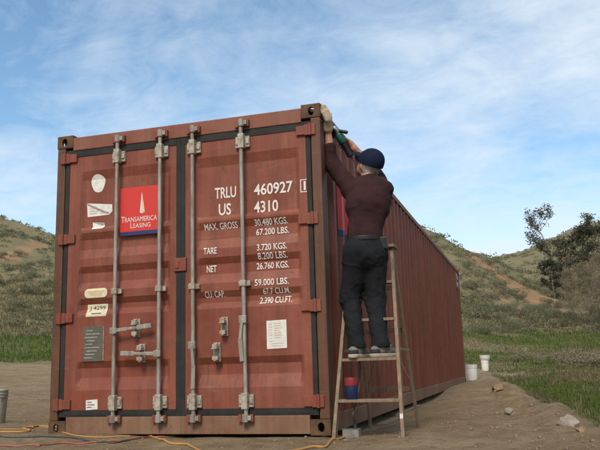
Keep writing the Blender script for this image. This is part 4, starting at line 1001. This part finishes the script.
# individual sagebrush near enough to tell apart: (pixel of the foot, width in metres)
near_sage = [(388+0, 0, 0)]
SAGE_PX = [(474, 317, 2.6), (486, 300, 2.4), (497, 322, 2.4), (512, 331, 2.0), (523, 318, 2.8), (536, 312, 2.4), (545, 322, 2.2), (508, 296, 2.6), (520, 300, 2.0), (473, 290, 2.4), (482, 278, 2.2), (495, 287, 2.2),
           (530, 328, 1.8), (555, 318, 2.0), (563, 327, 1.8), (505, 312, 2.0), (476, 333, 1.7), (490, 335, 1.4), (548, 306, 2.0), (560, 309, 2.0), (470, 270, 2.2), (500, 275, 1.8), (465, 258, 2.0), (488, 265, 1.8),
           (8, 312, 1.8), (20, 308, 2.0), (33, 314, 1.6), (44, 306, 2.0), (14, 297, 2.0), (28, 293, 2.2), (40, 296, 2.0), (4, 284, 2.2), (47, 286, 2.0), (22, 281, 2.2), (36, 278, 2.0), (10, 270, 2.2), (30, 267, 2.0), (45, 265, 2.0), (2, 258, 2.2), (18, 256, 2.2)]
for k, (u, v, wd) in enumerate(SAGE_PX):
    p = hit(u, v); s = wd*.5*rg.uniform(.75, 1.05)
    left = u < 200
    shrub('sagebrush', (p[0], p[1], p[2]-.05), s, s*rg.uniform(.55, .75), PROT[k % 5], 'grey-green sagebrush on the hillside left of the container doors' if left else 'grey-green sagebrush on the slope beyond the far end of the container', 'shrub', 'sagebrush on the left hillside' if left else 'sagebrush on the slope beyond the container', rg)
for k, (u, v, wd) in enumerate([(567, 362, 1.3), (575, 363, 1.5), (584, 364, 1.4), (593, 365, 1.4), (560, 359, 1.0), (601, 366, 1.4), (522, 361, 1.0), (530, 359, .9)]):
    p = hit(u, v); s = wd*.5; dark = k < 6
    shrub('dry_bush', (p[0], p[1], p[2]-.03), s*.9, s*.5, PROTD[k % 3], 'dead brown bush in the line of dark brush across the grass' if dark else 'small dead bush in the grass behind the white buckets', 'shrub', 'dead brush in the grass' if dark else 'small dead bushes behind the buckets', rg)

def brush_field():
    """far hillside chaparral: thousands of small shrubs that read as one mass"""
    rng = np.random.default_rng(77); n = 34000
    r = np.exp(rng.uniform(math.log(42), math.log(330), n)); az = rng.uniform(-64, 32, n); X = CAM[0]+r*np.sin(np.radians(az)); Y = CAM[1]+r*np.cos(np.radians(az))
    d, g, b = masks(X, Y); dens = .26+1.7*np.clip(fbm(X/9, Y/9, 4, 51)+.10, 0, 1)
    keep = (d < .3) & (b < .45) & (rng.random(n) < dens) & (rng.random(n) < 1.15-g) & ((r > 52) | (rng.random(n) < .55)); X, Y, r = X[keep], Y[keep], r[keep]; Z = height(X, Y); m = len(X)
    s = rng.lognormal(-1.10, .38, m)*(1+.0038*r); nl = 44
    base = np.random.default_rng(9).normal(size=(m, nl, 3)); base /= np.linalg.norm(base, axis=2)[..., None]; base *= rng.uniform(.45, 1.0, (m, nl, 1)); base[..., 2] = np.abs(base[..., 2])*.62
    P = base*s[:, None, None]+np.stack([X, Y, Z-.03], -1)[:, None]
    tone0 = np.clip(.42+1.3*fbm(X/14, Y/14, 3, 61)+rng.normal(0, .13, m), .0, 1); tone = np.clip(tone0[:, None]+rng.normal(0, .10, (m, nl)), 0, 1)
    me = tri_cloud(P.reshape(-1, 3), None, np.minimum((s[:, None]*rng.uniform(.20, .46, (m, nl))).ravel(), np.repeat(.05+.0026*r, nl)), .5, tone.ravel(), 'hillside_brush', M_SAGE, rng, .3)
    o = link('hillside_brush', me); setp(o, 'low grey-green chaparral covering the far hillsides', 'brush', None, 'stuff')
brush_field()
def blades(name, X, Y, hgt, wid, tone, mat, label, rng, lean=.45):
    Z = height(X, Y); n = len(X); a = rng.uniform(0, 6.28, n); l_ = rng.normal(0, lean, n); b = a+rng.uniform(1, 2, n)
    dx, dy = np.cos(a)*wid*.5, np.sin(a)*wid*.5; tx, ty = np.cos(b)*l_*hgt, np.sin(b)*l_*hgt
    V = np.stack([np.stack([X-dx, Y-dy, Z-.015], -1), np.stack([X+dx, Y+dy, Z-.015], -1), np.stack([X+tx*.45+dx*.7, Y+ty*.45+dy*.7, Z+hgt*.6], -1), np.stack([X+tx, Y+ty, Z+hgt*np.sqrt(np.clip(1-l_*l_*.6, .1, 1))], -1), np.stack([X+tx*.45-dx*.7, Y+ty*.45-dy*.7, Z+hgt*.6], -1)], 1).reshape(-1, 3)
    i = 5*np.arange(n)[:, None]; Fq = (i+np.array([[0, 1, 2, 4]])).tolist()+(i+np.array([[4, 2, 3]])).tolist()
    me = bpy.data.meshes.new(name); me.from_pydata(V.tolist(), [], Fq); at = me.attributes.new('tone', 'FLOAT', 'POINT'); at.data.foreach_set('value', np.repeat(tone, 5).astype(np.float32)); me.materials.append(mat)
    o = link(name, me); setp(o, label, 'grass', None, 'stuff')
def grass():
    rng = np.random.default_rng(41)
    n = 260000; r = np.exp(rng.uniform(math.log(4.5), math.log(60), n)); az = rng.uniform(-16, 24, n); X = CAM[0]+r*np.sin(np.radians(az)); Y = CAM[1]+r*np.cos(np.radians(az))
    d, g, b = masks(X, Y); e = X-edge(Y); cl_ = fbm(X/.5, Y/.5, 3, 71)
    ok = (e > .0) & (d+.5*cl_ < .30) & (Y > -4)
    kg = ok & (g+1.9*cl_+rng.normal(0, .22, n) > .50); kd = ok & ~kg & (rng.random(n) < .62)
    sz = lambda r_: .020+.0016*r_
    blades('green_grass', X[kg], Y[kg], sz(r[kg])*rng.lognormal(-.12, .45, kg.sum())*(.65+1.6*np.clip(fbm(X[kg]/.7, Y[kg]/.7, 3, 79)+.2, 0, 1)), .007+.0011*r[kg], np.clip(.42+.9*fbm(X[kg]/2, Y[kg]/2, 2, 73)+rng.normal(0, .16, kg.sum()), 0, 1), M_GRASS, 'short green grass along the edge of the dirt pad', rng)
    blades('dry_grass', X[kd], Y[kd], sz(r[kd])*rng.lognormal(-.05, .55, kd.sum())*(.6+2.0*np.clip(fbm(X[kd]/.9, Y[kd]/.9, 3, 81)+.2, 0, 1)), .006+.0010*r[kd], np.clip(.5+1.3*fbm(X[kd]/3, Y[kd]/3, 2, 75)+rng.normal(0, .2, kd.sum()), 0, 1), M_DRY, 'dry straw grass mixed over the rising field', rng)
    n = 60000; r = rng.uniform(33, 72, n); az = rng.uniform(-62, -15, n); X = CAM[0]+r*np.sin(np.radians(az)); Y = CAM[1]+r*np.cos(np.radians(az)); d, g, b = masks(X, Y); cl_ = fbm(X/1.2, Y/1.2, 3, 77)
    kg = (g+.7*cl_ > .42) & (d < .5); kd = (d < .4) & ~kg & (r > 44) & (rng.random(n) < .8)
    blades('meadow_grass', X[kg], Y[kg], rng.uniform(.10, .30, kg.sum()), np.full(kg.sum(), .05), np.clip(.42+.9*fbm(X[kg]/5, Y[kg]/5, 2, 73)+rng.normal(0, .14, kg.sum()), 0, 1), M_GRASS, 'band of green grass at the foot of the left hill', rng)
    blades('straw_grass', X[kd], Y[kd], rng.uniform(.15, .42, kd.sum()), np.full(kd.sum(), .05), np.clip(.45+1.2*fbm(X[kd]/5, Y[kd]/5, 2, 75)+rng.normal(0, .2, kd.sum()), 0, 1), M_DRY, 'pale dry grass on the lower left hillside', rng)
grass()

# trees ---------------------------------------------------------------------------------------
def tree(name, foot, H, spread, seed, leafmat_, nleaf, label, group=None, lean=(0, 0), crown0=.3, leafsize=.22, levels=3, nb=(5, 4, 4), bare=False, upright=.6, tr=.018, cat='tree'):
    rng = np.random.default_rng(seed); root = empty(name, tuple(foot), label, cat, group); m = MB(); tips = []
    def branch(p, d, ln, r, lev):
        n = 6; pts = [Vector(p)]; dd = Vector(d).normalized()
        for i in range(n):
            dd = (dd+Vector(rng.normal(0, .13, 3))+Vector((0, 0, .05))).normalized(); pts.append(pts[-1]+dd*ln/n)
        m.tube(pts, [r*(1-.7*i/n) for i in range(n+1)], 7 if lev == 0 else 4, False)
        if lev >= 1: tips.extend(pts[2:])
        if lev >= levels: return
        for b in range(nb[lev]):
            t = rng.uniform(crown0 if lev == 0 else .25, 1.0); k = min(int(t*n), n-1); q = pts[k].lerp(pts[k+1], t*n-k); a = rng.uniform(0, 6.28)
            o = Vector((math.cos(a), math.sin(a), rng.uniform(.2, 1.0)*upright)); nd_ = (dd*.45+o).normalized()
            branch(q, nd_, ln*(spread if lev == 0 else .55)*rng.uniform(.65, 1.1)*(1.15-.5*t if lev == 0 else 1), r*(.42 if lev == 0 else .5), lev+1)
    branch(Vector((0, 0, -.15)), Vector((lean[0], lean[1], 1)), H, H*tr, 0)
    tk = m.mesh('trunk'); tk.materials.append(M_BARK); c = bpy.data.objects.new('trunk', tk); COL.objects.link(c); c.parent = root
    tp = np.array([tuple(t) for t in tips]); k = rng.integers(0, len(tp), nleaf)
    cl_ = tp[rng.choice(len(tp), max(8, len(tp)//3), replace=False)]; kk = rng.integers(0, len(cl_), nleaf); use = rng.random(nleaf) < .7
    P = np.where(use[:, None], cl_[kk], tp[k])+rng.normal(0, H*.024 if not bare else H*.035, (nleaf, 3))
    tone = np.clip(.45+.22*np.sin(P[:, 0]*2.1+P[:, 2]*1.7)+rng.normal(0, .2, nleaf), 0, 1)
    me = tri_cloud(P, None, rng.uniform(.6, 1.4, nleaf)*leafsize, .07 if bare else .45, tone, 'crown', leafmat_, rng, .6 if bare else 0)
    c = bpy.data.objects.new('crown', me); COL.objects.link(c); c.parent = root
def tree_at(u, vbase, vtop, r):
    d = ray(u, vbase); d = d/math.hypot(d[0], d[1]); x, y = CAM[0]+d[0]*r, CAM[1]+d[1]*r; z = float(height(x, y)); return np.array([x, y, z]), elev_z(u, vtop, r)-z
f, h = tree_at(560, 287, 214, 76); tree('tall_sparse_tree', f, h, .34, 31, M_PALELEAF, 2400, 'tall sparse tree with pale trunk and open airy crown', None, (-.10, 0), .40, .20, 3, (9, 4, 2), upright=1.2, tr=.012)
f, h = tree_at(584, 284, 217, 80); tree('narrow_dark_tree', f, h, .22, 33, M_DARKLEAF, 3400, 'narrow dark tree with pointed top among the dense dark trees', None, (0, 0), .12, .22, 3, (13, 4, 3), upright=.7, tr=.012)
f, h = tree_at(573, 284, 236, 82); tree('dense_dark_tree', f, h, .42, 35, M_DARKLEAF, 3400, 'rounded dark tree between the sparse tree and the narrow pointed one', None, (0, 0), .15, .23, 3, (10, 5, 3), tr=.014)
f, h = tree_at(597, 282, 228, 84); tree('dense_dark_tree', f, h, .40, 37, M_DARKLEAF, 3400, 'dense dark tree on the far slope past the narrow pointed tree', None, (0, 0), .15, .23, 3, (10, 5, 3), tr=.014)
f, h = tree_at(554, 290, 264, 72); tree('round_dark_shrub', f, h, .55, 39, M_DARKLEAF, 2600, 'round dark shrub at the foot of the tall sparse tree', None, (0, 0), .05, .20, 2, (12, 6, 3), cat='shrub')
f, h = tree_at(563, 290, 266, 74); tree('round_dark_shrub', f, h, .55, 41, M_DARKLEAF, 2000, 'smaller dark shrub beneath the tall sparse tree on its uphill side', None, (0, 0), .05, .20, 2, (12, 6, 3), cat='shrub')
for k, (u, vb, vt, r) in enumerate([(582, 322, 274, 52), (592, 326, 266, 48), (602, 326, 262, 50), (612, 328, 258, 47), (573, 318, 285, 56), (598, 331, 282, 44)]):
    f, h = tree_at(u, vb, vt, r); tree('leafless_shrub', f, h, .50, 50+k, M_TWIG, 2200, 'tall leafless tan shrub in the thicket below the dark trees', 'leafless tan thicket', (0, 0), .04, .30, 3, (11, 6, 4), True, .9, .010, 'shrub')
